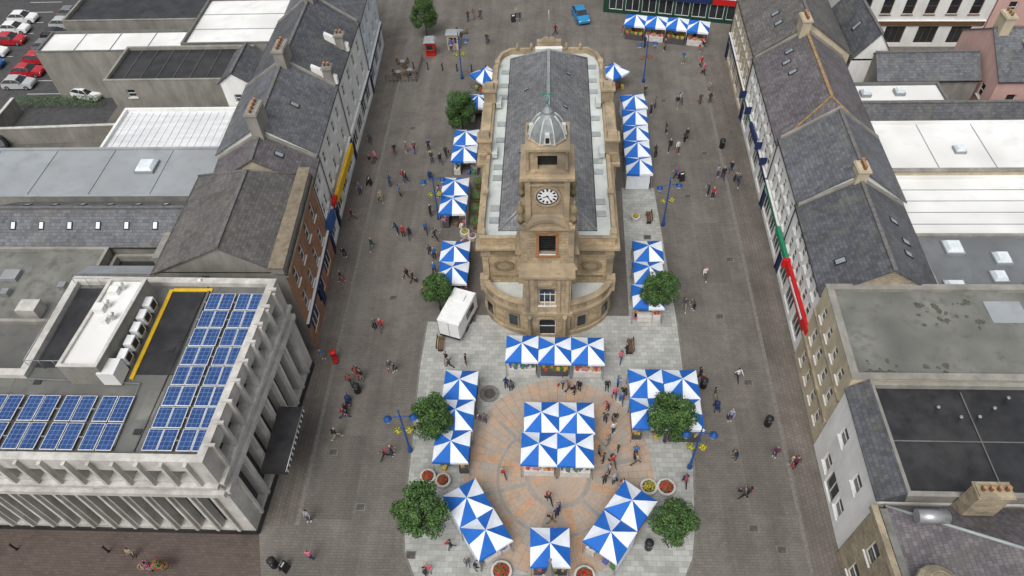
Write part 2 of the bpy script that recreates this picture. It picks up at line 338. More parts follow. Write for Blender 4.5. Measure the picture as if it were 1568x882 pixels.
for (r0,r1) in ((2.2,2.5),(4.5,4.75)):
    rg=P()
    for i in range(48):
        a,c=2*math.pi*i/48,2*math.pi*(i+1)/48
        rg.poly([(r0*math.cos(a),r0*math.sin(a),0),(r1*math.cos(a),r1*math.sin(a),0),(r1*math.cos(c),r1*math.sin(c),0),(r0*math.cos(c),r0*math.sin(c),0)])
    o=bpy.data.objects.new("plaza_ring_band",rg.mesh("ring",GBAND)); o.location=(0.9,-13.8,0.0265); COL.objects.link(o)
p=P(); p.rev((-4.8,-6.4,0),[(0.85,0.018),(0.85,0.026),(0.0,0.026)],28,sm=False); o=bpy.data.objects.new("plaza_medallion",p.mesh("medallion",CHAN)); COL.objects.link(o)
p=P(); p.rev((-4.8,-6.4,0),[(0.5,0.027),(0.5,0.034),(0.0,0.034)],28,sm=False); o=bpy.data.objects.new("manhole_cover",p.mesh("cover",DCH)); COL.objects.link(o)
for i,(x,y) in enumerate([(-14.5,4),(-17,-12),(15.5,2),(16.8,-5),(14.6,18),(-16,30),(16.7,-19),(15,-17.5),(17.5,9),(-14,-16.5),(-13.4,20),(13.8,35),(-9.7,-20),(17.3,25),(9.6,-5),(9.9,12)]):
    m=B("manhole_cover",(x,y,0)); m.p("frame",CHAN).box((x,y,.012),(.75,.6,.024)); m.p("lid",DCH).box((x,y,.018),(.6,.46,.03)); m.done()
# ------------------------------------------------------------------ TOWN HALL
t=B("sandstone_town_hall",(0,15,0))
foot=[(-5.6,3),(5.6,3),(5.6,29.6),(5.15,31),(4.2,31.9),(-4.2,31.9),(-5.15,31),(-5.6,29.6)]
sidew=[(i*3.2+1.2,i*3.2+2.7,2.2,6.3) for i in range(8)]
sw=[w for w in sidew if not (w[1]>10.6 and w[0]<20.4)]
walls(t,foot,9.0,SAND,{1:sw,7:[(w[0],w[1],2.2,6.3) for w in sw]},bars=True)
def ringband(b,part,m,pts,z0,z1,o,ins=0.0):
    outp=offset_poly(pts,-o); inn=offset_poly(pts,ins-0.004 if ins==0 else ins); n=len(pts); pp=b.p(part,m)
    for i in range(n):
        j=(i+1)%n; pp.hexa([(*outp[i],z0),(*outp[j],z0),(*inn[j],z0),(*inn[i],z0)],[(*outp[i],z1),(*outp[j],z1),(*inn[j],z1),(*inn[i],z1)])
ringband(t,"cornice",SANDP,foot,7.75,7.95,.22); ringband(t,"cornice",SANDP,foot,7.952,8.2,.42)
ringband(t,"string_course",SANDP,foot,6.9,7.05,.08); ringband(t,"string_course",SANDP,foot,0.0,0.7,.12)
inn=offset_poly(foot,.27); o2=offset_poly(foot,-.06)
for i in range(len(foot)):
    j=(i+1)%len(foot); t.p("parapet",SANDP).hexa([(*o2[i],9),(*o2[j],9),(*inn[j],9),(*inn[i],9)],[(*o2[i],9.12),(*o2[j],9.12),(*inn[j],9.12),(*inn[i],9.12)])
    t.p("parapet",SANDP).poly([(*inn[i],9),(*inn[j],9),(*inn[j],8.5),(*inn[i],8.5)])
t.p("lead_gutter_walk",LIME).poly([(x,y,8.5) for x,y in inn])
rb=[(-4.05,4.4),(4.05,4.4),(4.05,30.4),(-4.05,30.4)]
pitched(t,rb,8.6,11.3,"y",slate("hall_slate",(0.145,0.148,0.155),(0.12,0.122,0.115),0.5),SAND,hip=(3.2,2.6),ov=0.05,ridge=LEADD)
for yy in (6,7.5,11.5,13,17,19.5,24,26,28.5):
    for s in (-1,1): t.p("lead_saddles",LEAD).box((s*4.6,yy+.4*s,8.56),(.8,.7,.1))
inf=dict(A=Vector((0,4.4)),d=Vector((0,1)),s=Vector((1,0)),he=8.6,hr=11.3,w=4.05)
for tt,u,s in ((7,.45,1),(9,.6,-1),(15,.4,1),(18.5,.55,-1),(21,.5,1)): velux(t,inf,tt,u,s,.35,.45,LEAD)
for x in (-5.3,-2.3,2.3,5.3):
    t.p("pilasters",SANDP).box((x,2.92,3.4),(.5,.16,6.6))
for x in (-3.75,3.75):
    for r0,r1,y0,m,nm in ((0.62,0.85,2.86,SANDT,"wreath"),(0.0,0.5,2.9,SANDP,"roundel")):
        pp=t.p(nm,m); n=24
        for k in range(n):
            a=2*math.pi*k/n; c=2*math.pi*(k+1)/n
            f=[(x+1.05*r1*math.cos(a),3,5.7+.8*r1*math.sin(a)),(x+1.05*r1*math.cos(c),3,5.7+.8*r1*math.sin(c)),(x+1.05*r0*math.cos(c),3,5.7+.8*r0*math.sin(c)),(x+1.05*r0*math.cos(a),3,5.7+.8*r0*math.sin(a))]
            pp.hexa(f,[(q[0],y0,q[2]) for q in f]) if r0>0 else pp.hexa([f[0],f[1],(x,3,5.7)],[(f[0][0],y0,f[0][2]),(f[1][0],y0,f[1][2]),(x,y0,5.7)])
    t.p("wall_panels",SANDT).box((x,2.96,7.35),(2.2,.08,.4)); t.p("wall_panels",SANDT).box((x,2.96,4.4),(2.2,.08,.2))
for s in (-1,1):
    ya,yb=13.6,22.8
    xa,xb=(5.6,6.35) if s>0 else (-6.35,-5.6)
    q=[(xa,ya),(xb,ya),(xb,yb),(xa,yb)]
    for i in range(4): facade(t,q[i],q[(i+1)%4],0,9.1,[(1+k*2.6,2.5+k*2.6,2.2,6.3) for k in range(3)] if (i==1 and s>0) or (i==3 and s<0) else (),wm=SAND)
    t.p("pavilion_cornice",SANDP).box(((xa+xb)/2+s*.15,(ya+yb)/2,8.1),(1.05,yb-ya+.6,.3))
    t.p("pavilion_parapet",SANDP).box(((xa+xb)/2,(ya+yb)/2,9.2),(.85,yb-ya+.1,.2))
    for yy in (ya+.7,yb-.7):
        t.p("chimney_blocks",SANDP).box((s*5.8,yy,9.9),(1.15,1.15,1.3)); t.p("chimney_blocks",SANDT).box((s*5.8,yy,10.65),(1.4,1.4,.2)); t.p("chimney_blocks",SANDT).box((s*5.8,yy,10.95),(1.0,1.0,.4),top=.8)
        t.p("lead_flashings",LIME).box((s*4.95,yy,9.0),(.5,1.3,.5))
    for yy in (3.6,8.5,25.2,29): t.p("parapet_piers",SANDP).box((s*5.45,yy,9.2),(.5,.62,.3))
t.p("far_parapet",SANDP).box((0,31.75,9.6),(2.6,.5,1.0)); t.p("far_parapet_lead",RWHITE).box((0,31.2,9.3),(2.9,.5,.5)); t.p("far_parapet",SANDP).box((0,31.75,10.25),(1.6,.5,.35),top=.6)
t.p("flag_pole",STEEL).tube([(0,31.6,10.3),(0,31.6,13.6)],.045)
for x in (-3.4,-1.9,1.9,3.4): t.p("far_parapet_urns",SANDP).rev((x,31.7,9.1),[(.2,0),(.12,.15),(.22,.4),(.1,.6),(.03,.75)],10)
CY=3.0; AX,AY=5.5,3.3
n=28; po=[];pi_=[]
for k in range(n+1):
    a=math.pi+math.pi*k/n; po.append((AX*math.cos(a),CY+AY*math.sin(a))); pi_.append(((AX-.4)*math.cos(a),CY+(AY-.4)*math.sin(a)))
pw=t.p("porch_walls",SAND); pc=t.p("porch_cornice",SANDP)
for k in range(n):
    if abs(po[k][0]+po[k+1][0])/2<1.6: continue
    pw.hexa([(*po[k],0),(*po[k+1],0),(*pi_[k+1],0),(*pi_[k],0)],[(*po[k],4.2),(*po[k+1],4.2),(*pi_[k+1],4.2),(*pi_[k],4.2)])
    for z0,z1,o in ((3.1,3.35,1.05),(4.2,4.36,1.03),(0,.5,1.02)):
        A0=(po[k][0]*o,CY+(po[k][1]-CY)*(o+.03));A1=(po[k+1][0]*o,CY+(po[k+1][1]-CY)*(o+.03))
        i0=pi_[k] if z0>4 else po[k]; i1=pi_[k+1] if z0>4 else po[k+1]
        pc.hexa([(*A0,z0),(*A1,z0),(*i1,z0),(*i0,z0)],[(*A0,z1),(*A1,z1),(*i1,z1),(*i0,z1)])
t.p("porch_balcony_floor",LIME).poly([(x,y,3.45) for x,y in pi_])
for s in (-1,1):
    t.p("balcony_recess",SANDP).box((s*5.5,2.75,3.8),(.75,.7,1.6))
    for k in (4,9):
        kk=k if s<0 else n-k; a=math.pi+math.pi*kk/n
        x,y=AX*math.cos(a),CY+AY*math.sin(a); nx,ny=math.cos(a)*AY,math.sin(a)*AX; ang=math.atan2(ny,nx)-math.pi/2
        t.p("porch_window_surround",SANDP).box((x,y,1.8),(1.15,.24,1.7),ang); t.p("porch_windows",GLASS).box((x,y,1.8),(.75,.32,1.3),ang)
        t.p("porch_roundels",SANDT).box((x,y,3.78),(.8,.18,.45),ang)
bay=[(-1.95,-.45),(1.95,-.45),(1.95,3.0),(-1.95,3.0)]
facade(t,bay[0],bay[1],0,8.3,[(1.2,2.7,.02,2.5),(1.25,2.65,4.5,6.6)],wm=SAND,depth=.35,fn="bay_window_frames")
facade(t,bay[1],bay[2],0,8.3,wm=SAND); facade(t,bay[3],bay[0],0,8.3,wm=SAND)
ringband(t,"bay_cornice",SANDP,bay,3.3,3.6,.2); ringband(t,"bay_cornice",SANDP,bay,7.9,8.15,.15)
t.p("bay_top",SANDP).box((0,1.2,8.28),(4.5,3.9,.24))
for x in (-1.65,-.95,.95,1.65): t.p("bay_pilasters",SANDP).box((x,-.5,5.7),(.26,.16,4.1))
for x in (-1.5,1.5): t.p("door_columns",SANDP).rev((x,-.72,0),[(.2,0),(.2,.2),(.15,.3),(.14,2.9),(.2,3.05),(.2,3.29)],12)
for k in range(9):
    a=math.pi*k/8
    for z,rr in ((6.62,.72),(2.5,.78)): t.p("arch_stones",SANDP).box((rr*math.cos(a),-.53,z+rr*.55*math.sin(a)),(.24,.14,.22))
t.p("window_bars",FRAME).box((-.22,-.74,5.55),(.05,.03,1.9)); t.p("window_bars",FRAME).box((.24,-.74,5.55),(.05,.03,1.9))
TY=2.0
t.p("tower_skirt",SANDP).box((0,TY,8.9),(4.9,3.9,1.0),top=.76)
q=[(-1.65,.3),(1.65,.3),(1.65,3.7),(-1.65,3.7)]
for i in range(4): facade(t,q[i],q[(i+1)%4],8.4,13.2,[(1.0,2.3,10.0,12.1)],wm=SAND,bars=False,depth=.4)
t.p("louvre_surround",RUSSET).box((-.76,.26,11.05),(.2,.12,2.3)); t.p("louvre_surround",RUSSET).box((.76,.26,11.05),(.2,.12,2.3)); t.p("louvre_surround",RUSSET).box((0,.26,12.25),(1.74,.12,.2)); t.p("louvre_surround",RUSSET).box((0,.24,9.88),(1.9,.2,.18))
for z in range(8): t.p("louvres",DARK).box((0,.6,10.2+z*.26),(1.25,.14,.05))
for sx in (-1,1):
    for yy in (.55,3.45): t.p("corner_piers",SANDP).box((sx*1.85,yy,11.1),(.5,.6,4.0),top=.85)
    t.p("side_scrolls",SANDP).hexa([(sx*1.6,.9,9.3),(sx*2.6,.9,9.3),(sx*2.6,3.1,9.3),(sx*1.6,3.1,9.3)],[(sx*1.6,1.2,12.6),(sx*1.8,1.2,12.6),(sx*1.8,2.8,12.6),(sx*1.6,2.8,12.6)])
t.p("tower_cornice",SANDP).box((0,TY,13.1),(4.2,4.2,.22)); t.p("tower_cornice",SANDP).box((0,TY,13.32),(3.8,3.8,.22))
for k in range(12):
    a0=math.pi*(.12+.76*k/12);a1=math.pi*(.12+.76*(k+1)/12)
    for yy in (-.05,4.05):
        f=[(1.85*math.cos(a0),yy-.12,12.8+1.35*math.sin(a0)),(1.85*math.cos(a1),yy-.12,12.8+1.35*math.sin(a1)),(1.55*math.cos(a1),yy-.12,12.8+1.1*math.sin(a1)),(1.55*math.cos(a0),yy-.12,12.8+1.1*math.sin(a0))]
        t.p("segmental_pediment",SANDP).hexa(f,[(x,y+.35,z) for x,y,z in f])
t.p("tower_tympanum",SANDP).box((0,TY,13.75),(2.9,3.9,.7),top=.8)
q=[(-1.4,.5),(1.4,.5),(1.4,3.5),(-1.4,3.5)]
for i in range(4): facade(t,q[i],q[(i+1)%4],13.4,17.6,wm=SANDP,wall="clock_stage_walls")
for sx in (-1,1):
    for yy in (.5,3.5):
        t.p("clock_stage_piers",SANDP).box((sx*1.42,yy,15.5),(.4,.45,4.1))
        t.p("corner_urns",SANDT).rev((sx*2.0,yy-.1,13.45),[(.24,0),(.24,.5),(.13,.6),(.26,1.0),(.3,1.35),(.17,1.6),(.08,1.8),(.14,1.95),(.03,2.15)],12)
        t.p("scroll_brackets",SANDT).box((sx*1.75,yy,14.4),(.45,.35,1.6),top=.5)
t.p("clock_hood",SANDP).box((0,TY,17.15),(3.2,3.4,.2))
for face in (-1,1):
    yy=TY+face*1.52
    def ringf(r0,r1,dy,part,m,n=32):
        pp=t.p(part,m)
        for k in range(n):
            a=2*math.pi*k/n;c=2*math.pi*(k+1)/n
            f=[(r0*math.cos(a),yy,16.0+r0*math.sin(a)),(r1*math.cos(a),yy,16.0+r1*math.sin(a)),(r1*math.cos(c),yy,16.0+r1*math.sin(c)),(r0*math.cos(c),yy,16.0+r0*math.sin(c))]
            pp.hexa(f,[(q[0],yy+face*dy,q[2]) for q in f])
    ringf(.82,1.0,.14,"clock_rim",SANDP); ringf(.74,.82,.10,"clock_ring",DARK); ringf(.01,.74,.06,"clock_dial",WMET)
    for k in range(12):
        a=math.pi*k/6; pp=t.p("clock_numerals",DARK)
        d=Vector((math.cos(a),math.sin(a))); nn=Vector((-d.y,d.x))
        f=[d*.46+nn*.06,d*.68+nn*.08,d*.68-nn*.08,d*.46-nn*.06]
        pp.hexa([(v.x,yy+face*.062,16+v.y) for v in f],[(v.x,yy+face*.075,16+v.y) for v in f])
    for ang,l,w in ((math.radians(200),.36,.05),(math.radians(-60),.6,.035)):
        d=Vector((math.cos(ang),math.sin(ang))); nn=Vector((-d.y,d.x))*w
        f=[-d*.1+nn,d*l+nn*.4,d*l-nn*.4,-d*.1-nn]
        t.p("clock_hands",DARK).hexa([(v.x,yy+face*.08,16+v.y) for v in f],[(v.x,yy+face*.095,16+v.y) for v in f])
t.p("upper_cornice",SANDP).box((0,TY,17.6),(3.5,3.5,.22)); t.p("upper_cornice",SANDP).box((0,TY,17.85),(3.9,3.9,.22))
t.p("belfry_base",SANDP).box((0,TY,18.1),(3.0,3.0,.3)); t.p("belfry_core",DARK).box((0,TY,19.0),(1.5,1.5,1.9))
for sx in (-1,1):
    for sy in (-1,1):
        t.p("belfry_piers",SANDP).box((sx*1.0,TY+sy*1.0,19.1),(.62,.62,2.0))
        t.p("belfry_columns",SANDP).rev((sx*1.36,TY+sy*1.36,18.25),[(.16,0),(.12,.1),(.11,1.5),(.17,1.65),(.17,1.78)],10)
for (dx,dy,w,l) in ((0,-1,1.5,.5),(0,1,1.5,.5),(-1,0,.5,1.5),(1,0,.5,1.5)):
    t.p("belfry_arches",SANDP).box((dx*1.02,TY+dy*1.02,19.75),(w,l,.55))
t.p("belfry_cornice",SANDP).box((0,TY,20.12),(3.1,3.1,.2)); t.p("belfry_cornice",SANDP).rev((0,TY,20.22),[(1.4,0),(1.4,.15),(1.3,.2)],8,math.pi/8,False)
t.p("lead_dome",LEADD).rev((0,TY,20.3),[(1.4,0),(1.3,.15),(1.22,.5),(1.08,.9),(.82,1.35),(.5,1.7),(.36,1.85),(.36,2.0),(.26,2.15),(.13,2.35),(.05,2.6)],8,math.pi/8,False)
for k in range(8):
    a=math.pi/8+k*math.pi/4
    t.p("dome_ribs",LIME).tube([(r*math.cos(a),TY+r*math.sin(a),20.3+z) for r,z in ((1.42,0),(1.32,.15),(1.24,.5),(1.1,.9),(.84,1.35),(.52,1.7))],.05,5)
for k in range(4):
    a=k*math.pi/2; t.p("dome_lucarnes",LIME).box((1.1*math.cos(a),TY+1.1*math.sin(a),20.85),(.5,.5,.75),a,top=.6); t.p("dome_lucarne_openings",DARK).box((1.27*math.cos(a),TY+1.27*math.sin(a),20.8),(.2,.26,.38),a)
t.p("copper_finial",mat("verdigris_copper",(0.10,0.30,0.22),.6,.2,4)).tube([(0,TY,22.8),(0,TY,23.2),(0,TY,23.4),(0,TY,24.0)],[.05,.12,.04,.02],8)
t.p("weather_vane",mat("vane_green",(0.08,0.22,0.16),.6,.2,4)).box((.1,TY,23.6),(.7,.03,.12)); t.p("weather_vane",DARK).box((-.3,TY,23.6),(.16,.03,.26))
t.done()
# ------------------------------------------------------------------ LEFT ROW
def door(b,p0,p1,s,w=1.0,h=2.2,m=NAVY):
    d=Vector((p1[0]-p0[0],p1[1]-p0[1])); L=d.length; d/=L
    a=(p0[0]+d.x*(s-w/2),p0[1]+d.y*(s-w/2)); c=(p0[0]+d.x*(s+w/2),p0[1]+d.y*(s+w/2))
    band(b,"door",m,a,c,0.02,h,0.003,0.05)
b=B("concrete_office_building",(-35,-11,0))
pts=[(-75,-18.7),(-21.2,-18.7),(-20.4,-3.7),(-36.2,-3.5),(-36.2,-12.0),(-75,-12.0)]
H0=11.4
def fin_facade(p0,p1,step=1.5,skip=1.0):
    d=Vector((p1[0]-p0[0],p1[1]-p0[1])); L=d.length; d/=L
    n=int((L-2*skip)/step); st=(L-2*skip)/n; wn=[]
    for i in range(n):
        s=skip+i*st; wn.append((s+.28,s+st-.28,1.0,6.6)); wn.append((s+.16,s+st-.16,8.7,10.1))
    facade(b,p0,p1,0,H0,wn,wm=CONC,depth=.6,bars=False,sill=False)
    for i in range(n+1):
        s=skip+i*st; a=(p0[0]+d.x*(s-.11),p0[1]+d.y*(s-.11)); c=(p0[0]+d.x*(s+.11),p0[1]+d.y*(s+.11))
        band(b,"concrete_fins",CONC,a,c,.9,6.8,.003,.22); band(b,"concrete_fins",CONC,a,c,8.5,H0-.1,.003,.3)
    band(b,"concrete_bands",CONC,p0,p1,6.85,7.3,.003,.3,0); band(b,"concrete_bands",CONC,p0,p1,8.15,8.45,.003,.34,0)
    band(b,"plinth",FELTD,p0,p1,.0,.6,.003,.08,0)
fin_facade(pts[0],pts[1],1.55,1.1); fin_facade(pts[1],pts[2],1.5,1.3)
for i in (2,3,4,5): facade(b,pts[i],pts[(i+1)%6],0,H0,wm=GREYW,wall="rear_walls")
flat_roof(b,pts,H0,FELT,CONC,.35,.5)
ZR=H0-.35
for i in range(9): b.p("parapet_ribs",CONC).box((-20.95+.085*i*.9-.05,-17.6+i*1.6,H0+.16),(.7,.2,.18))
SOL=bpy.data.materials.new("solar_cells"); SOL.use_nodes=True
nt=SOL.node_tree; bs=nt.nodes["Principled BSDF"]; bs.inputs["Roughness"].default_value=.18
tc=nt.nodes.new("ShaderNodeTexCoord"); bk=nt.nodes.new("ShaderNodeTexBrick"); bk.offset=0; nt.links.new(tc.outputs["Object"],bk.inputs["Vector"])
bk.inputs["Scale"].default_value=1; bk.inputs["Brick Width"].default_value=.33; bk.inputs["Row Height"].default_value=.33; bk.inputs["Mortar Size"].default_value=.012
bk.inputs["Color1"].default_value=(.022,.065,.20,1); bk.inputs["Color2"].default_value=(.014,.045,.15,1); bk.inputs["Mortar"].default_value=(.16,.24,.40,1); nt.links.new(bk.outputs["Color"],bs.inputs["Base Color"])
def panel(x,y,w,l,z=ZR+.25):
    b.p("solar_panels",SOL).box((x,y,z+.03),(w-.12,l-.12,.035)); b.p("solar_panel_frames",RSILV).box((x,y,z),(w-.02,l-.02,.05))
for r in range(8):
    for c in range(4):
        x=-24.95+c*1.0+(.22 if c>1 else 0)+r*.05; y=-17.15+r*1.62
        panel(x,y,.98,1.56)
    b.p("panel_rails",STEEL).box((-23.2,-17.15+r*1.62,ZR+.13),(4.3,.06,.2))
for c in range(28):
    for r in range(2): panel(-27.9-c*1.12-(.3*(c//2)),-17.0+r*2.05,1.05,1.95)
for r in range(2): b.p("panel_rails",STEEL).box((-45,-17.0+r*2.05,ZR+.13),(35,.06,.2))
pr=[(-32.3,-12.9),(-29.6,-12.9),(-29.1,-5.2),(-31.8,-5.2)]
for i in range(4): facade(b,pr[i],pr[(i+1)%4],ZR,ZR+2.1,wall="plant_room_walls",wm=GREYW if i==0 else CONC)
flat_roof(b,pr,ZR+2.1,RWHITE,RWHITE,.12,.2,"plant_room_roof")
b.p("roof_box",RWHITE).box((-29.3,-12.4,ZR+.8),(1.2,1.3,1.3))
for i in range(5):
    b.p("air_conditioning_units",WMET).box((-28.9,-11.2+i*1.15,ZR+.85),(.55,.85,.8)); b.p("ac_fans",DARK).box((-28.6,-11.2+i*1.15,ZR+.85),(.06,.55,.55))
    b.p("ac_stands",STEEL).box((-28.9,-11.2+i*1.15,ZR+.2),(.5,.7,.4))
for i,(x,y,s) in enumerate([(-31.4,-8,.5),(-31.0,-6.4,.45),(-30.6,-9.1,.3)]):
    b.p("roof_vents",RWHITE).box((x,y,ZR+2.2),(s*1.5,s*1.3,.4)); b.p("roof_vents",WMET).rev((x+.5,y+.3,ZR+2.0),[(.14,0),(.14,.5),(.22,.5),(.05,.7)],10)
b.p("terrace_deck",FELTD).box((-26.85,-8.4,ZR+.02),(2.9,7.4,.05))
b.p("terrace_yellow_edge",YEL).box((-28.3,-8.5,ZR+.06),(.28,8.0,.12)); b.p("terrace_yellow_edge",YEL).box((-26.65,-4.55,ZR+.065),(3.0,.28,.12))
b.p("terrace_kerb",FELT).box((-25.35,-8.4,ZR+.1),(.18,7.4,.2))
for y in (-11.7,-4.2):
    b.p("guard_rail",STEEL).tube([(-35.8,y,ZR+1),(-32.6,y,ZR+1)],.025,5)
    for i in range(4): b.p("guard_rail",STEEL).tube([(-35.8+i,y,ZR),(-35.8+i,y,ZR+1)],.025,5)
b.p("guard_rail",STEEL).tube([(-35.8,-11.7,ZR+1),(-35.8,-4.2,ZR+1)],.025,5)
b.p("sunken_roof",FELTD).box((-34.1,-8,ZR+.03),(2.9,7.2,.06))
b.p("entrance_canopy",FELTD).box((-19.55,-13.2,4.2),(1.9,5.4,.35)); b.p("entrance_canopy_rail",STEEL).tube([(-18.6,-15.9,4.45),(-18.6,-10.5,4.45)],.04,5)
for i in range(12): b.p("canopy_trim",WMET).box((-18.57,-15.7+i*.45,4.2),(.04,.12,.3))
b.p("roof_pipes",STEEL).tube([(-35.5,-12.6,ZR+.12),(-27.5,-12.9,ZR+.12),(-27.4,-17.6,ZR+.12)],.05,6); b.p("roof_pipes_lead",FELTD).tube([(-26,-17.9,ZR+.05),(-25.6,-4.2,ZR+.05)],.04,5)
for x,y in ((-26.3,-16.5),(-26.4,-10),(-34.8,-12.8),(-40,-12.8)): b.p("roof_outlets",FELTD).box((x,y,ZR+.05),(.5,.4,.06))
for x0,y0,w0,l0 in ((-26.2,-14.5,1.1,2.2),(-30,-14.3,2.6,.9),(-38,-12.9,3,.7)): b.p("roof_felt_patches",FELTW).box((x0,y0,ZR+.012),(w0,l0,.02),U(-.1,.1))
for a in ((-44,-15.5),(-26.2,-3.9)): b.p("roof_vents",WMET).rev((a[0],a[1],ZR),[(.12,0),(.12,.4),(.2,.45),(.05,.6)],10)
b.done()
b=B("brick_gabled_house",(-26,4.5,0))
pts=[(-31.2,-1.9),(-20.6,-1.9),(-21.2,9.6),(-31.2,9.6)]
HE=10.2
facade(b,pts[0],pts[1],0,HE,[(3.6,4.4,8.9,9.7)],wall="render_gable",wm=GREYW); facade(b,pts[2],pts[3],0,HE,wall="render_gable",wm=GREYW); facade(b,pts[3],pts[0],0,HE,wall="render_gable",wm=GREYW)
facade(b,pts[1],pts[2],0,HE,rows(11.4,4,1.0,[(3.9,5.7),(6.9,8.7)])+rows(11.4,3,2.4,[(.5,2.6)]),wall="brick_facade",wm=BRICK)
shopfront(b,pts[1],pts[2],NAVY,2.8,.6); band(b,"brick_facade_cornice",STONE,pts[1],pts[2],9.6,9.95,.003,.25)
inf=pitched(b,pts,HE-.1,13.0,"y",SL_B,GREYW,wall="render_gable",hip=(0,2.6),shift=.9)
b.p("stone_parapet",GREYW).hexa([(-21.5,-2.1,HE),(-20.5,-2.1,HE),(-21.1,9.7,HE),(-21.9,9.7,HE)],[(-21.5,-2.1,HE+.7),(-20.5,-2.1,HE+.7),(-21.1,9.7,HE+.7),(-21.9,9.7,HE+.7)])
b.p("parapet_coping",COPB).hexa([(-21.6,-2.2,HE+.7),(-20.35,-2.2,HE+.7),(-20.95,9.8,HE+.7),(-22,9.8,HE+.7)],[(-21.6,-2.2,HE+.82),(-20.35,-2.2,HE+.82),(-20.95,9.8,HE+.82),(-22,9.8,HE+.82)])
velux(b,inf,6.5,.5,-1); velux(b,inf,3.0,.75,-1,.5,.6)
b.p("lightwell",GREYW).box((-31.9,2,4.6),(1.4,3,9.2))
door(b,pts[1],pts[2],5.4)
b.done()
def terrace(name,xf0,y0,xf1,y1,depth,side,he,hr,wm,rm,n,fac=NAVY,rz=((3.9,5.5),),ww=1.0,shop=2.7,ridge=RIDGEG,hip=(0,0),ch=(),vx=(),cm=GREYW,gable=None,extra=None):
    b=B(name,(((xf0+xf1)/2+side*depth/2),(y0+y1)/2,0))
    g=gable or wm
    if side>0: pts=[(xf0,y0+.02),(xf0+depth,y0+.02),(xf1+depth,y1-.02),(xf1,y1-.02)]; fi=3
    else: pts=[(xf0-depth,y0+.02),(xf0,y0+.02),(xf1,y1-.02),(xf1-depth,y1-.02)]; fi=1
    L=math.hypot(xf1-xf0,y1-y0)
    ns=max(1,int(L/shop/1.25))
    for i in range(4):
        p0,p1=pts[i],pts[(i+1)%4]
        if i==fi:
            facade(b,p0,p1,0,he,rows(L,n,ww,rz)+rows(L,ns,shop,[(.45,2.6)]),wm=wm)
            k=max(1,int(L/6))
            for j in range(k):
                u0,u1=j/k,(j+1)/k; col=fac[j%len(fac)] if isinstance(fac,(list,tuple)) else fac
                q0=(p0[0]+(p1[0]-p0[0])*u0,p0[1]+(p1[1]-p0[1])*u0); q1=(p0[0]+(p1[0]-p0[0])*u1,p0[1]+(p1[1]-p0[1])*u1)
                shopfront(b,q0,q1,col,2.75,.6,"shop_fascia_%d"%j)
                band(b,"eaves_band",wm,q0,q1,he-.3,he-.08,.003,.08)
            door(b,p0,p1,.5,.9,2.15,NAVY)
        elif (i+2)%4==fi: facade(b,p0,p1,0,he,rows(L,max(1,n//2),.9,[(4.2,5.4)]),wall="rear_walls",wm=GREYW)
        else: facade(b,p0,p1,0,he,wall="gable_walls",wm=g)
    inf=pitched(b,pts,he,hr,"y",rm,g,wall="gable_walls",ridge=ridge,hip=hip)
    for sg_ in (-1,1):
        C_,E_=inf["C"],inf["C"]+inf["s"]*sg_*inf["w"]; hr_,he_=inf["hr"]+.08,inf["he"]+.08
        bt=[(C_.x,C_.y-.28,hr_-.1),(E_.x,E_.y-.28,he_-.1),(E_.x,E_.y+.0,he_-.1),(C_.x,C_.y+.0,hr_-.1)]
        b.p("party_coping",GREYW).hexa(bt,[(x_,y_,z_+.3) for x_,y_,z_ in bt])
    for c in ch: chimney(b,*c,m=cm)
    for v in vx: velux(b,inf,*v)
    downpipe(b,pts[fi][0]-side*.1 if fi==1 else pts[fi][0]-.1,pts[fi][1]+(.1 if fi==1 else -.1),he)
    if extra: extra(b)
    return b.done()
def yel_sign(b):
    b.p("yellow_shop_sign",YEL).box((-20.95,17.6,3.9),(.3,8.2,.9)); b.p("yellow_shop_sign_panel",RED).box((-20.95,12.8,4.3),(.34,1.2,.5)); b.p("shop_banner",LBLUE).box((-20.95,10.6,3.6),(.3,2.2,1.2))
terrace("white_terraced_house",-21.25,9.6,-21.5,13.4,9.3,-1,9.2,12.0,WHITE,SL_P,2,[NAVY],((4.3,5.9),(6.9,8.3)),.9,2.2,ch=(),vx=((2,.4,1),),gable=CREAM)
terrace("white_terraced_house",-21.5,13.4,-21.8,24.2,9.4,-1,9.7,12.8,WHITE,SL_A,4,[NAVY,FRAME],((4.3,5.8),(7.0,8.5)),.95,2.4,ch=((-26.1,13.8,11.8,14.3,1.0,2.2),(-26.3,24.0,11.8,14.3,1.0,2.2)),vx=((5,.45,1),),cm=GREYW,extra=yel_sign)
def wparapet(b):
    for y in (24.6,30.8): b.p("white_party_parapet",WHITE).hexa([(-21.6,y-.25,9.8),(-21.6,y+.25,9.8),(-24,y+.25,9.8),(-24,y-.25,9.8)],[(-21.6,y-.25,10.6),(-21.6,y+.25,10.6),(-24,y+.25,11.9),(-24,y-.25,11.9)])
    for y in (24.6,30.8): chimney(b,-22.4,y,10.1,11.6,.9,.9,WHITE,2)
terrace("white_terraced_house",-21.8,24.2,-21.9,37,9.2,-1,9.7,13.0,WHITE,SL_C,4,[WMET,NAVY],((4.3,5.9),(7.0,8.6)),.95,2.4,ch=((-26.4,36.6,12,14.6,1.0,2.4),),cm=GREYW,extra=wparapet)
terrace("pale_blue_terraced_house",-21.9,37,-22.3,48.5,9,-1,9.4,12.6,BLUEW,SL_A,4,[NAVY,LBLUE],((4.3,5.8),(6.9,8.3)),.95,2.4,ch=((-26.6,48,11,14.0,1.0,1.8),))
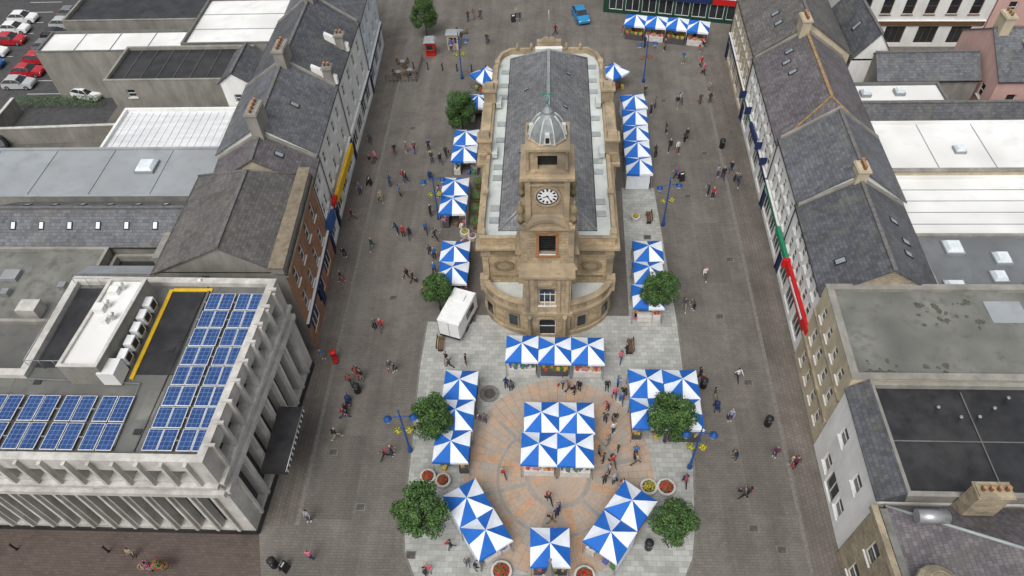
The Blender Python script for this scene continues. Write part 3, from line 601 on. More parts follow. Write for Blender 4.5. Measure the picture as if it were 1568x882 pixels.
def annex(name,x0,x1,y0,y1,h,wm,rm,cm=None,par=.3,wins={},extra=None):
    b=B(name,((x0+x1)/2,(y0+y1)/2,0)); pts=[(x0,y0),(x1,y0),(x1,y1),(x0,y1)]
    walls(b,pts,h,wm,wins); flat_roof(b,pts,h,rm,cm or wm,par,.25)
    if extra: extra(b)
    return b.done()
def domes(lst,z):
    def f(b):
        for x,y,s in lst: b.p("rooflight_kerb",FELTL).box((x,y,z),(s+.2,s+.2,.3)); b.p("rooflight",GLASSL).box((x,y,z+.28),(s,s,.28),top=.75)
    return f
def seams(x0,x1,y0,y1,z,n,axis="x",m=RSILV):
    def f(b):
        for i in range(1,n):
            if axis=="x": b.p("roof_seams",m).box((x0+(x1-x0)*i/n,(y0+y1)/2,z),(.06,y1-y0,.07))
            else: b.p("roof_seams",m).box(((x0+x1)/2,y0+(y1-y0)*i/n,z),(x1-x0,.06,.07))
    return f
def sil(b):
    seams(-46,-33.2,18.3,24.8,6.22,16)(b); b.p("front_gutter",WMET).box((-39.6,17.9,5.9),(12.9,.25,.2))
annex("silver_roofed_warehouse",-46,-33.2,18,25.2,6.5,WHITE,RSILV,WHITE,.3,extra=sil)
annex("grey_flat_roofed_annexe",-62,-31.8,10.6,17.9,6.9,GREYW,FELTL,FELTL,.12,extra=lambda b:(domes([(-39.5,14.9,1.7)],6.95)(b),seams(-62,-31.8,10.8,17.6,6.82,5,"x",FELTL)(b)))
b=B("slate_roofed_annexe",(-42,6,0)); q=[(-50,3.9),(-31.4,3.9),(-31.4,9.4),(-50,9.4)]; walls(b,q,7.2,GREYW); inf=pitched(b,q,7.2,9.1,"x",SL_X,GREYW)
for i in range(6): velux(b,inf,2.5+i*2.6,.5,-1,.5,.6,GLASSL)
for i in range(6): velux(b,inf,2.5+i*2.6,.5,1,.5,.6,GLASSL)
b.done()
def units(b):
    for i in range(6):
        x=-50+i*2.3; b.p("roof_vents",STEEL).box((x,U(-3.5,2),7.05),(.6,.6,.5))
    b.p("roof_hatch",FELTL).box((-46,.5,7.0),(1.4,1.1,.35)); b.p("roof_tank",CONC).box((-42,-3.5,7.4),(1.6,1.2,1.1))
annex("felt_roofed_annexe",-60,-38.6,-5.2,3.7,7.1,GREYW,FELTW,GREYW,.3,extra=units)
annex("concrete_rear_block",-75,-36.5,-11.7,-5.5,8.6,CREAM,FELT,GREYW,.3,wins={0:[]})
annex("dark_yard_store",-38.4,-33.6,.8,3.7,6.2,GREYW,FELTD,GREYW,.6,extra=lambda b:(b.p("rooflight",GLASSL).box((-37,2,6.0),(1,1.2,.4),top=.6)))
b=B("metal_roofed_annexe",(-35,-1,0)); q=[(-38.5,-3.2),(-31.4,-3.2),(-31.4,.6),(-38.5,.6)]; walls(b,q,8.0,CONC); pitched(b,q,8.0,9.0,"x",FELTL,CONC); b.done()
b=B("white_gabled_annexe",(-33,28,0)); q=[(-34.5,25.4),(-31.4,25.4),(-31.4,31),(-34.5,31)]
walls(b,q,9.5,WHITE,{0:[(1,1.8,7,8)]}); pitched(b,q,9.5,10.6,"y",SL_C,WHITE); b.done()
annex("black_flat_roofed_store",-50,-34.7,29.5,36.5,7.2,GREYW,FELTD,GREYW,.3,wins={0:[(2,3,5,6)]},extra=seams(-50,-34.7,29.8,36.2,6.93,8,"x",FELT))
annex("white_roofed_store",-62,-44,36.8,41.5,6.5,GREYW,RWHITE,FELT,.2,extra=seams(-62,-44,37,41.2,6.35,4,"x",FELTL))
annex("white_roofed_annexe",-43.7,-31.6,37,48,7.2,GREYW,RWHITE,FELT,.3,extra=seams(-43.5,-31.8,37.2,47.8,6.95,3,"y",FELTL))
annex("dark_flat_roofed_annexe",-62,-44,44,60,6.5,GREYW,FELTD,GREYW,.3)
b=B("slate_roofed_house",(-36,54,0)); q=[(-43,50),(-28,50),(-28,60),(-43,60)]; walls(b,q,8,GREYW,{0:rows(15,4,1,[(4,5.5)])}); pitched(b,q,8,11,"x",SL_X,GREYW); b.done()
def wall(name,p0,p1,h,m,th=.3):
    b=B(name,((p0[0]+p1[0])/2,(p0[1]+p1[1])/2,0)); band(b,"wall",m,p0,p1,0,h,-th/2,th/2); band(b,"coping",CONC,p0,p1,h+.001,h+.08,-th/2-.05,th/2+.05); b.done()
wall("stone_boundary_wall",(-66,27.5),(-50.2,28.2),2.2,GREYW); wall("stone_boundary_wall",(-66,17.5),(-66,34),2.0,GREYW)
# ------------------------------------------------------------------ RIGHT ROW
b=B("stone_corner_building",(28,-26,0))
pts=[(20.9,-34),(42,-34),(42,-19.1),(20.5,-19.1)]
walls(b,pts,8.0,STONE,{3:rows(14.7,5,1.0,[(.8,2.6),(4.4,6.3)])},z0=0)
inf=pitched(b,[(21.5,-34),(33,-34),(33,-19.3),(21.2,-19.3)],8.0,10.4,"y",SL_P,STONE,hip=(3,3.4),ridge=LEAD,wall="upper_walls"); velux(b,inf,9,.5,1,.8,1.0); velux(b,inf,9.2,.5,-1,.6,.9)
pitched(b,[(33.2,-34),(42,-34),(42,-19.3),(33.2,-19.3)],8.0,10.4,"y",SL_P,STONE,hip=(2,3.4),ridge=LEAD,wall="upper_walls")
b.p("valley_gutter",FELTW).poly([(20.95,-33.9,8.003),(22.6,-33.9,8.003),(22.6,-19.3,8.003),(20.6,-19.3,8.003)])
band(b,"stone_cornice",STONE,pts[3],pts[0],7.7,8.1,.003,.4)
chimney(b,26.0,-19.4,7,10.9,1.9,.9,STONE,4)
b.p("corner_turret",STONE).rev((22.0,-24.3,8),[(1.1,0),(1.1,1.0),(1.25,1.05),(1.2,1.25),(.7,1.7),(.2,1.9)],14,sm=False)
b.p("metal_tank",STEEL).tube([(22.0,-20.3,9.3),(23.8,-20.3,9.3)],.42,14)
b.done()
b=B("white_rendered_shop",(30,-14,0)); pts=[(20.65,-18.9),(42,-18.9),(42,-10.7),(20.85,-10.7)]
walls(b,pts,8.1,WHITE,{3:rows(8.2,2,1.1,[(1.0,2.6),(4.9,6.4)])+[(3.2,5.0,.3,2.6)]}); flat_roof(b,[(22,-18.9),(42,-18.9),(42,-10.7),(22,-10.7)],9.0,FELTD,GREYW,.35,.3)
b.p("rear_upstand",GREYW).box((32,-10.85,8.5),(20,.25,.9)); b.p("rear_upstand",GREYW).box((32,-18.75,8.5),(20,.25,.9))
b.p("slate_mansard_edge",SL_C).hexa([(20.45,-18.9,8.1),(22.2,-18.9,8.1),(22.3,-10.7,8.1),(20.65,-10.7,8.1)],[(20.45,-18.9,8.2),(21.95,-18.9,9.3),(22.0,-10.7,9.3),(20.65,-10.7,8.2)])
b.p("roof_seams",FELT).box((31,-15,8.7),(17,.08,.05)); b.p("roof_seams",FELT).box((28,-14.8,8.71),(.08,7,.05))
for i in range(5): b.p("roof_vents",STEEL).rev((26+i*1.2,-12.5+U(-1,1),8.68),[(.08,0),(.08,.3),(.14,.3),(.1,.4)],8)
b.done()
b=B("stone_fronted_shop",(28,-6,0)); pts=[(20.9,-10.6),(36.5,-10.6),(36.5,-2.1),(21.2,-2.1)]
walls(b,pts,9.2,CREAM,{3:rows(8.5,4,.8,[(1.0,2.7),(4.0,5.6),(6.8,8.2)])}); flat_roof(b,pts,9.2,FELTW,GREYW,.25,.5)
band(b,"stone_bands",STONE,pts[3],pts[0],3.0,3.4,.003,.2); band(b,"stone_bands",STONE,pts[3],pts[0],6.1,6.3,.003,.12)
b.p("roof_patch",FELTL).box((33.6,-4.5,8.98),(2.6,2,.05))
for i in range(44):
    x,y=random.choice(((22.2+R()*R()*9,-9.9+R()*R()*1.2),(27+R()*5,-6+R()*2.5))); r_=U(.08,.34); b.p("roof_moss",MOSS).poly([(x+r_*U(.4,1.3)*math.cos(a*.785),y+r_*U(.4,1.3)*math.sin(a*.785),8.953+i*.0006) for a in range(8)])
b.done()
def redsign(b):
    b.p("green_shop_sign",GREEN).box((21.3,7.6,3.55),(.3,4.2,.55))
    b.p("red_shop_sign",RED).box((21.2,1.2,3.7),(.3,7.6,.8)); b.p("red_shop_sign_end",RED).box((21.0,5.0,3.9),(.6,.35,.9)); b.p("sign_lettering",WMET).box((21.03,1.2,3.7),(.04,4.6,.26))
terrace("white_terraced_shop",21.3,-2.1,21.6,8.1,8.8,1,8.0,10.9,WHITE,SL_C,6,[RED,NAVY],((3.9,5.4),(6.1,7.3)),.9,2.3,vx=((3,.55,1),(4.5,.62,1),(6.5,.5,1),(2.5,.65,-1)),extra=redsign,gable=STONE)
terrace("white_terraced_shop",21.6,8.1,21.8,16.8,8.9,1,8.4,11.7,WHITE,SL_A,5,[GREEN,NAVY],((3.9,5.4),(6.0,7.2)),.9,2.3,ch=((25.9,8.3,10.6,11.9,.9,1.3),),cm=CREAM)
def sg(b):
    b.p("dark_sign_board",NAVY).box((21.65,24,3.6),(.25,3,.6))
    for yy in (18.5,21,27,30): b.p("projecting_signs",NAVY).box((21.5,yy,4.2),(.7,.08,.9))
terrace("cream_terraced_shop",21.8,16.8,22.2,31.5,9.2,1,7.8,11.0,WHITE,SL_P,8,[GREEN,NAVY,CREAM],((3.9,5.4),(6.0,7.2)),.95,2.4,ridge=RIDGEO,hip=(2.8,0),ch=((26.4,31.3,10.6,12.4,.9,1.6),),vx=((9,.45,-1),(11,.5,-1),(12.5,.4,-1)),extra=sg,cm=CREAM)
terrace("beige_terraced_shop",22.2,31.5,22.6,44.5,10,1,8.2,11.8,CREAM,SL_B,7,[NAVY,BROWNP],((3.9,5.6),(6.2,7.5)),.95,2.4,ch=((27.4,44,11,13.2,1.0,2.0),),vx=((3,.5,-1),(5,.5,-1)),cm=CREAM)
annex("white_roofed_warehouse",30.6,62,13.3,20.8,7.2,WHITE,RWHITE,RWHITE,.2,extra=lambda b:(domes([(38.6,16.5,.8)],7.1)(b),seams(30.8,61.8,13.5,20.6,7.02,6,"x",FELTL)(b)))
annex("white_roofed_warehouse",30.6,62,5.2,12.9,7.0,WHITE,RWHITE,RWHITE,.2,extra=seams(30.8,61.8,5.4,12.7,6.82,5,"y",FELTL))
b=B("rendered_party_wall",(46,13.1,0)); b.p("wall",CREAM).box((46,13.1,3.7),(31,.3,7.6)); b.p("coping",GREYW).box((46,13.1,7.56),(31.2,.5,.12)); b.done()
annex("grey_flat_roofed_hall",30.4,62,-5.0,4.9,7.6,GREYW,FELTB,GREYW,.2,extra=domes([(33.2,3.4,1.3),(36.6,2.2,1.1),(31.9,-1.0,1.4),(35.6,.2,1.0),(37.8,-1.0,1.0),(40.2,.6,1.0),(36.0,-2.6,1.0),(42,-.8,1.0)],7.5))
annex("stepped_rear_block",36.8,62,-10.6,-5.3,5.5,STONE,FELTW,GREYW,.2)
b=B("slate_roofed_store",(46,24,0)); q=[(31.2,21.2),(62,21.2),(62,24.6),(31.2,24.6)]; walls(b,q,6.6,GREYW); pitched(b,q,6.6,7.9,"x",slate("slate_store",(0.07,0.072,0.08),axes="xy"),GREYW); b.done()
annex("white_roofed_annexe",31.4,41,25,28.5,6.5,CREAM,RWHITE,FELT,.2,extra=domes([(33,26.6,.8),(36.5,26.8,.8)],6.5))
b=B("slate_roofed_annexe",(40,31,0)); q=[(35,29),(45.5,29),(45.5,34),(35,34)]; walls(b,q,6.5,GREYW); pitched(b,q,6.5,8.2,"x",SL_X,GREYW); b.done()
b=B("slate_roofed_cottage",(35,37,0)); q=[(32.8,32),(37.2,32),(37.2,42),(32.8,42)]; walls(b,q,7,WHITE); inf=pitched(b,q,7.2,10.2,"y",SL_C,CREAM); velux(b,inf,4,.5,-1); b.done()
b=B("pink_house",(53,32,0)); q=[(46.2,27),(62,27),(62,37),(46.2,37)]; walls(b,q,7.6,PINK,{0:rows(15.8,5,1,[(1,2.5),(4.4,5.9)]),3:rows(10,3,.9,[(1,2.5),(4.4,5.9)])}); pitched(b,q,7.6,10.6,"x",SL_X,PINK)
for x in (50,56): b.p("dormer_walls",WHITE).box((x,29.6,9.0),(2.0,2.6,1.6)); b.p("dormer_roof",FELTL).box((x,29.5,9.87),(2.4,3.0,.14)); b.p("dormer_window",GLASS).box((x,28.28,9.1),(1.4,.06,1.0))
chimney(b,47,32,9.5,12,1,1.6,CREAM,3)
b.done()
b=B("white_shop_house",(45,52,0)); q=[(37,46.5),(54,46.0),(54,56),(37,56)]; walls(b,q,7.6,WHITE,{0:rows(17,6,1.25,[(4.4,6.4)])+rows(17,4,2.4,[(.5,2.8)])},fm=BROWNP); pitched(b,q,7.6,10.6,"x",SL_X,WHITE); shopfront(b,q[0],q[1],BROWNP,2.95,.6); b.done()
b=B("pink_terraced_house",(62,51,0)); q=[(54.2,46.0),(72,45.5),(72,55),(54.2,55)]; walls(b,q,7.4,PINK,{0:rows(17.8,6,1.0,[(1,2.6),(4.5,6.0)])}); pitched(b,q,7.4,10.4,"x",SL_X,PINK); b.done()
b=B("corner_shop_parade",(17,59,0)); q=[(7.5,56.2),(26.3,52.0),(29,60.5),(9.5,66)]
walls(b,q,8.2,DGREEN,{0:rows(19.3,8,1.9,[(.5,2.5)])+rows(19.3,8,1.0,[(4.5,6.2)]),3:rows(10,3,1.8,[(.5,2.5)])+rows(10,4,1,[(4.5,6.2)])})
for j,c in enumerate((DGREEN,DARK,NAVY,RED)):
    u0,u1=j/4,(j+1)/4; shopfront(b,(7.5+18.8*u0,56.2-4.2*u0),(7.5+18.8*u1,56.2-4.2*u1),c,2.6,.8,"shop_fascia_%d"%j)
shopfront(b,q[3],q[0],GREEN,2.6,.8,"shop_fascia_side")
for i in (0,1,2,3): band(b,"upper_render",WHITE,q[i],q[(i+1)%4],3.6,4.3,.003,.05); band(b,"upper_render",WHITE,q[i],q[(i+1)%4],6.4,8.2,.003,.05)
pitched(b,q,8.2,11.4,"x",SL_X,WHITE,wall="gable_walls"); b.done()
b=B("far_terrace_building",(42,63,0)); q=[(29.5,60.2),(60,57),(60,66),(30.5,70)]; walls(b,q,8,CREAM,{0:rows(30,10,1.1,[(1,2.6),(4.5,6.2)])}); pitched(b,q,8,11,"x",SL_X,CREAM); b.done()
for nm,x0,x1,y0,wm in (("far_white_terrace",-24,-12,68,WHITE),("far_brick_terrace",-11.8,5,70,BRICK)):
    b=B(nm,((x0+x1)/2,y0+5,0)); q=[(x0,y0),(x1,y0),(x1,y0+10),(x0,y0+10)]; walls(b,q,8.5,wm,{0:rows(x1-x0,5,1.2,[(.8,2.6),(4.5,6.2)])}); pitched(b,q,8.5,11.5,"x",SL_X,wm); b.done()
# ------------------------------------------------------------------ MARKET STALLS
S=1.36
def stall_meshes():
    bl,wh,fr=P(),P(),P(); z0,z1=2.25,3.05; ap=(0,0,z1)
    cs=[(-S,-S),(S,-S),(S,S),(-S,S)]
    for i in range(4):
        a=cs[i];c=cs[(i+1)%4]; m=((a[0]+c[0])/2,(a[1]+c[1])/2)
        for (u,v,pp) in ((a,m,bl),(m,c,wh)):
            k=.5; sag=.09
            um=(u[0]*k,u[1]*k,z0+(z1-z0)*(1-k)-sag*(1.0 if u is m else 0.1)); vm=(v[0]*k,v[1]*k,z0+(z1-z0)*(1-k)-sag*(1.0 if v is m else 0.1))
            uz=z0-(.05 if u is m else 0); vz=z0-(.05 if v is m else 0)
            pp.poly([ap,um,vm]); pp.poly([um,(u[0],u[1],uz),(v[0],v[1],vz),vm])
            pp.poly([(u[0],u[1],uz),(u[0]*1.01,u[1]*1.01,uz-.26),(v[0]*1.01,v[1]*1.01,vz-.26),(v[0],v[1],vz)])
    for x,y in cs: fr.tube([(x*.97,y*.97,0),(x*.97,y*.97,2.22)],.03,5); fr.box((x*.97,y*.97,.02),(.16,.16,.03))
    for i in range(4):
        a=cs[i];c=cs[(i+1)%4]; fr.tube([(a[0]*.97,a[1]*.97,2.0),(c[0]*.97,c[1]*.97,2.0)],.018,4)
    return bl.mesh("canopy_blue",BLUEP),wh.mesh("canopy_white",WHITEP),fr.mesh("frame",STEEL)
SB,SW,SF=stall_meshes()
goodm=[mat("goods_%d"%i,c,.7,.15,5) for i,c in enumerate([(.45,.08,.05),(.5,.35,.08),(.08,.2,.06),(.1,.12,.35),(.6,.55,.45),(.2,.1,.06),(.5,.2,.3)])]
CLOTH=mat("table_cloth",(.55,.53,.5),.85,.1,3); CLOTHD=mat("table_cloth_dark",(.08,.07,.08),.85,.1,3)
tabs=[]
for v in range(4):
    tb=P(); tb.box((0,-.85,.42),(2.3,.7,.76))
    if v%2: tb.box((-.9,.2,.42),(.6,1.3,.76))
    g=[]
    for k in range(3):
        gp=P()
        for i in range(9):
            x=U(-1.05,1.05); y=-.85+U(-.25,.25); h_=U(.08,.3); gp.box((x,y,.81+h_/2),(U(.12,.34),U(.12,.3),h_),U(-.4,.4))
        for i in range(3): gp.box((U(-1,1),U(.2,1),.2),(.4,.35,.4),U(-.5,.5))
        g.append(gp.mesh("goods_%d"%k,goodm[(v*2+k)%7]))
    wl=P()
    if v in (1,2): wl.box((0,S-.07,1.05),(2*S-.12,.03,1.9))
    if v==2: wl.box((-S+.07,.1,1.05),(.03,2*S-.3,1.9))
    tabs.append((tb.mesh("table",CLOTH if v%2 else CLOTHD),g,wl.mesh("back_sheet",WHITEP)))
def child(name,me,par):
    o=bpy.data.objects.new(name,me); COL.objects.link(o); o.parent=par; return o
def stall(x,y,rz=0,face=0,v=None):
    e=empty("market_stall",(x,y,0),rz+U(-.02,.02)); e.scale=(1,1,U(.96,1.03))
    child("canopy_blue",SB,e); child("canopy_white",SW,e); child("frame",SF,e)
    tb,g,wl=tabs[random.randrange(4) if v is None else v]
    for nm,me in [("table",tb)]+([("back_sheet",wl)] if len(wl.polygons) else [])+[("goods_%d"%i,m) for i,m in enumerate(g)]:
        o=child(nm,me,e); o.rotation_euler=(0,0,face)
pi=math.pi; h=pi/2
ST=[(-7.8,37.6,.7,h),(-8.2,32.2,0,-h),(-9.1,25.4,0,-h),(-9.1,22.65,0,-h),(-9.6,17.2,0,-h),(-9.55,14.45,0,-h),(-8.8,8.0,0,-h),(-8.7,5.25,0,-h),
(-7.0,-7.0,0,h),(-7.1,-9.75,0,h),(-7.2,-12.5,0,h),(-5.65,-16.9,.58,h),(-4.15,-19.2,.58,h),(.3,-20.0,0,0,0),(6.05,-16.9,-.62,-h),(4.45,-19.2,-.62,-h),
(-.4,-9.8,.0,-h),(2.35,-9.85,.0,h),(-.55,-12.55,.0,0),(2.2,-12.6,.0,0),(-2.1,-3.3,-.02,0),(.65,-3.4,-.02,0),(3.4,-3.5,-.02,0),
(8.0,-6.6,0,-h),(10.75,-6.7,0,0),(7.95,-9.35,0,-h),(10.7,-9.45,0,0),(9.4,8.0,0,h),(9.2,5.25,0,h),(8.9,2.5,0,h),
(9.8,31.7,.12,h),(9.7,28.7,0,h),(9.6,25.9,0,h),(9.5,23.1,0,h),(9.5,20.3,0,h),(7.8,37.9,.7,-h),(11.4,49.9,-.22,0,0),(14.05,49.3,-.22,0,3),(16.7,48.7,-.22,0,0),(19.35,48.1,-.22,0,3)]
for s in ST: stall(*s)
# ------------------------------------------------------------------ TREES
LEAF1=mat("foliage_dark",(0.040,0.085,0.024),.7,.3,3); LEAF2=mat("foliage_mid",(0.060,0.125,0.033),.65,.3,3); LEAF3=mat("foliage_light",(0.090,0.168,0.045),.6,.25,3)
BARK=mat("bark",(.10,.08,.06),.95,.2,6,bump=.4)
def tree_mesh(seed,rad=1.55,zc=3.0,zr=1.5,n=13000):
    rnd=random.Random(seed); tr=P(); lv=[P(),P(),P()]
    tr.tube([(0,0,0),(.03,0,1.0),(.0,.04,zc*.7),(.02,.02,zc+zr*.6)],[.11,.085,.07,.02],8)
    blobs=[]
    for i in range(34):
        a=rnd.uniform(0,2*pi); el=rnd.uniform(-.7,1.0); rr=rnd.uniform(.5,.84)
        ce=math.sqrt(max(0,1-el*el*.9)); c=Vector((rad*rr*ce*math.cos(a),rad*rr*ce*math.sin(a),zc+zr*.8*el)); blobs.append((c,rnd.uniform(.3,.56)*rad/1.55))
        if i%2==0: tr.tube([(0,0,zc*.55+.03*i),(c.x*.5,c.y*.5,(zc*.6+c.z)/2),tuple(c)],[.05,.03,.01],5)
    for i in range(4): blobs.append((Vector((rnd.uniform(-.3,.3),rnd.uniform(-.3,.3),zc+.3*zr*(i-1.5)*.6)),rad*.6))
    for i in range(n):
        c,r=rnd.choice(blobs); d=Vector((rnd.gauss(0,1),rnd.gauss(0,1),rnd.gauss(0,1))).normalized()
        p=c+d*r*rnd.uniform(.7,1.14); p.z=max(p.z,zc-zr*.95)
        nn=(d+Vector((rnd.gauss(0,.6),rnd.gauss(0,.6),rnd.gauss(0,.6)+.2))).normalized()
        u=nn.orthogonal().normalized(); u.rotate(Matrix.Rotation(rnd.uniform(0,6.28),3,nn)); w=nn.cross(u); s=rnd.uniform(.045,.09)
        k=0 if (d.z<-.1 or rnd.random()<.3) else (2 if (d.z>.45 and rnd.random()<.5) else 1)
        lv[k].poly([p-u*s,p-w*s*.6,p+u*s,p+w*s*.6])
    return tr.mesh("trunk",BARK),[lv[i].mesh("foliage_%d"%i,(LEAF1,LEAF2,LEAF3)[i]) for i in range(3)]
TM=[tree_mesh(1),tree_mesh(2,1.6,3.1,1.55),tree_mesh(3,1.9,3.4,2.3,18000)]
def tree(x,y,k,s,rz):
    e=empty("street_tree",(x,y,0),rz); e.scale=(s,s,s*U(.95,1.05)); child("trunk",TM[k][0],e)
    for i in range(3): child("foliage_%d"%i,TM[k][1][i],e)
for a in ((-9.9,28.8,2,1.05,0),(-9.9,2.6,0,.95,1),(-8.85,-10.6,1,1.1,2),(-8.6,-18.3,0,1.28,3),(9.9,2.4,1,1.08,4),(9.3,-10.6,0,1.25,5),(8.8,-18.3,1,1.02,.5),(-16.7,50.5,2,.95,2)): tree(*a)
# ------------------------------------------------------------------ LAMPS
FL=[mat("flowers_red",(.5,.02,.03),.7,.3,12),mat("flowers_yellow",(.55,.40,.04),.7,.3,12),mat("flowers_pink",(.5,.1,.25),.7,.3,12)]
SOIL=mat("soil",(.05,.035,.025),.95,.2,8)
def tuft(parts,c,r,n,hr=.5,fl=.5):
    for i in range(n):
        d=Vector((random.gauss(0,1),random.gauss(0,1),random.gauss(0,1))).normalized(); d.z=abs(d.z) if random.random()<.75 else d.z
        p=Vector(c)+Vector((d.x*r,d.y*r,d.z*r*hr)); nn=(d+Vector((0,0,.6))).normalized(); u=nn.orthogonal().normalized(); w=nn.cross(u); s=U(.03,.06)
        parts[1 if random.random()<fl else 0].poly([p-u*s,p-w*s,p+u*s,p+w*s])
LANT=mat("lantern_glass",(.5,.52,.5),.2,.1,3)
lp,lg,lgr,lfl=P(),P(),P(),P()
lp.rev((0,0,0),[(.2,0),(.2,.3),(.12,.45),(.1,1.2),(.075,1.3),(.06,5.6),(.03,6.0),(.08,6.1),(.01,6.35)],10)
lp.tube([(-.95,0,5.3),(0,0,5.45),(.95,0,5.3)],.035,6); lp.tube([(-.5,0,5.38),(0,0,4.9),(.5,0,5.38)],.022,5)
lp.tube([(-.45,0,3.6),(.45,0,3.6)],.022,5)
for s in (-1,1):
    lp.rev((s*.95,0,4.95),[(.06,.42),(.1,.36),(.3,.22),(.32,.16),(.3,.14)][::-1],12); lg.rev((s*.95,0,4.7),[(.08,0),(.2,.12),(.26,.38)],12); lp.rev((s*.95,0,4.55),[(.02,0),(.08,.08),(.09,.16)],10)
    lgr.rev((s*.45,0,3.2),[(.05,0),(.2,.12),(.24,.25)],10); tuft((lgr,lfl),(s*.45,0,3.4),.3,260,.8,.35)
LP=[lp.mesh("post",LBLUE),lg.mesh("lantern_glass",LANT),lgr.mesh("basket_foliage",LEAF2)]; LF=[]
for m in FL:
    me=lfl.mesh("basket_flowers",m); LF.append(me)
def lamp(x,y,rz=0,k=0,bask=True):
    e=empty("street_lamp",(x,y,0),rz); child("post",LP[0],e); child("lantern_glass",LP[1],e)
    if bask: child("basket_foliage",LP[2],e); child("basket_flowers",LF[k],e)
for a in ((-10.8,-11.8,.1,1),(11.0,-12.8,.0,1),(11.6,13.7,.2,1),(-11.0,40.2,.3,1),(11.7,39,.2,0),(-11.3,14.7,.2,1)): lamp(*a)
def flower_post(x,y,k):
    b=B("flower_basket_stand",(x,y,0)); b.p("post",DARK).tube([(x,y,0),(x,y,1.5)],.04); g,f=b.p("foliage",LEAF2),b.p("flowers",FL[k])
    for z,dx in ((1.5,0),(1.0,-.35),(1.0,.35),(1.1,0)): b.p("pots",DARK).rev((x+dx,y,z-.2),[(.1,0),(.2,.2)],10); tuft((g,f),(x+dx,y,z+.05),.3,130,.8,.35)
    b.done()
for a in ((-41.0,-21.4,2),(-28.2,-21.6,2),(-27.3,-21.5,0),(-42.2,-21.0,0)): flower_post(*a)
def planter(x,y,r,k,name="flower_bed_planter"):
    b=B(name,(x,y,0)); b.p("stone_ring",CONC).rev((x,y,0),[(r,0),(r,.42),(r-.16,.45),(r-.18,.3)],24,sm=False); b.p("soil",SOIL).rev((x,y,.3),[(r-.19,0),(r-.19,.04)],20,sm=False)
    g=b.p("foliage",LEAF2); f=b.p("flowers",FL[k])
    for i in range(int(320*r)):
        a=U(0,6.28); q=(r-.22)*math.sqrt(R()); c=(x+q*math.cos(a),y+q*math.sin(a),.42+.2*(1-q/r)); tuft((g,f),c,.07,3,1,.5)
    b.done()
for a in ((-9.1,-14.1,.62,0),(-7.9,-14.4,.6,0),(9.0,-14.6,.7,0),(7.7,-14.6,.65,1),(-3.1,-21.1,.75,0),(2.7,-21.3,.75,0),(-8.4,12.4,.5,1),(-8.2,10.9,.55,0),(-7.6,11.8,.45,2),(-8.9,19.4,.5,1),(8.9,14.6,.45,1)): planter(*a)
for (x,y) in ((-7.4,19.6),(-7.5,17.5),(-7.4,15.5),(-7.3,13.7)):
    b=B("potted_shrub",(x,y,0)); b.p("trough",BROWNP).box((x,y,.25),(.6,1.3,.5)); tuft((b.p("foliage_a",LEAF1),b.p("foliage_b",LEAF3)),(x,y,.7),.6,700,.9,.4); b.done()
def bin_(x,y):
    b=B("litter_bin",(x,y,0)); b.p("body",DARK).rev((x,y,0),[(.25,0),(.28,.1),(.28,.9),(.32,.95),(.3,1.1),(.12,1.25)],14); b.p("slot",STEEL).box((x,y-.28,.95),(.3,.04,.14)); b.done()
for a in ((-16.0,-6.4),(17.6,-9),(7.3,-19.1),(-19.4,-21),(13,-5.5),(19.3,26)): bin_(*a)
b=B("red_post_box",(-18.5,-3.3,0)); b.p("pillar",RED).rev((-18.5,-3.3,0),[(.27,.12),(.24,.14),(.24,1.35),(.3,1.38),(.3,1.45),(.2,1.55),(.05,1.6)],16); b.p("base",DARK).rev((-18.5,-3.3,0),[(.28,0),(.28,.13)],16); b.p("slot",DARK).box((-18.5,-3.54,1.2),(.26,.04,.06)); b.done()
def aboard(x,y,rz,m=DARK):
    b=B("pavement_sign",(x,y,0)); p=b.p("boards",m); c,s=math.cos(rz),math.sin(rz)
    for k in (-1,1):
        q=lambda u,v,z:(x+u*c-v*s,y+u*s+v*c,z)
        p.hexa([q(-.3,k*.3,0),q(.3,k*.3,0),q(.3,k*.26,0),q(-.3,k*.26,0)],[q(-.3,k*.04,1.1),q(.3,k*.04,1.1),q(.3,0,1.1),q(-.3,0,1.1)])
    b.p("poster",WMET).box((x,y,.85),(.36,.2,.3),rz); b.done()
for a in ((-18.6,-21.2,1.2),(14.2,20.6,.3),(-19.5,20,1.4),(20,20.5,1.3),(-5,54,.2)): aboard(*a)
def bench(x,y,rz):
    b=B("park_bench",(x,y,0),rz)
    for i in range(3): b.p("seat",BROWNP).box((0,-.16+i*.16,.45),(1.5,.12,.05))
    for i in range(2): b.p("backrest",BROWNP).box((0,.3+.03*i,.62+i*.17),(1.5,.04,.12))
    for s in (-1,1): b.p("legs",DARK).box((s*.6,0,.22),(.06,.45,.4)); b.p("legs",DARK).box((s*.6,.28,.6),(.06,.05,.45))
    b.done(True)
for a in ((-8.9,-16,1.4),(9.1,-16.3,-1.4),(-9.4,-1.5,1.6),(7.2,-1.6,-1.6),(10.2,14.5,-1.57)): bench(*a)
b=B("white_box_trailer",(-8.0,1.0,0),-.32)
b.p("body",WMET).box((0,0,1.55),(2.1,3.9,1.95)); b.p("roof_cap",WMET).box((0,0,2.56),(2.0,3.8,.08)); b.p("chassis",DARK).box((0,0,.48),(1.9,4.0,.14))
for s in (-1,1):
    for y in (-.45,.45): b.p("wheels",DARK).tube([(s*.85,y,.33),(s*1.05,y,.33)],.33,16); b.p("mudguards",DARK).box((s*1.0,y,.72),(.16,.8,.06))
    b.p("trim",STEEL).box((s*1.06,0,.62),(.03,3.9,.08)); b.p("trim",STEEL).box((s*1.06,0,2.5),(.03,3.9,.06))
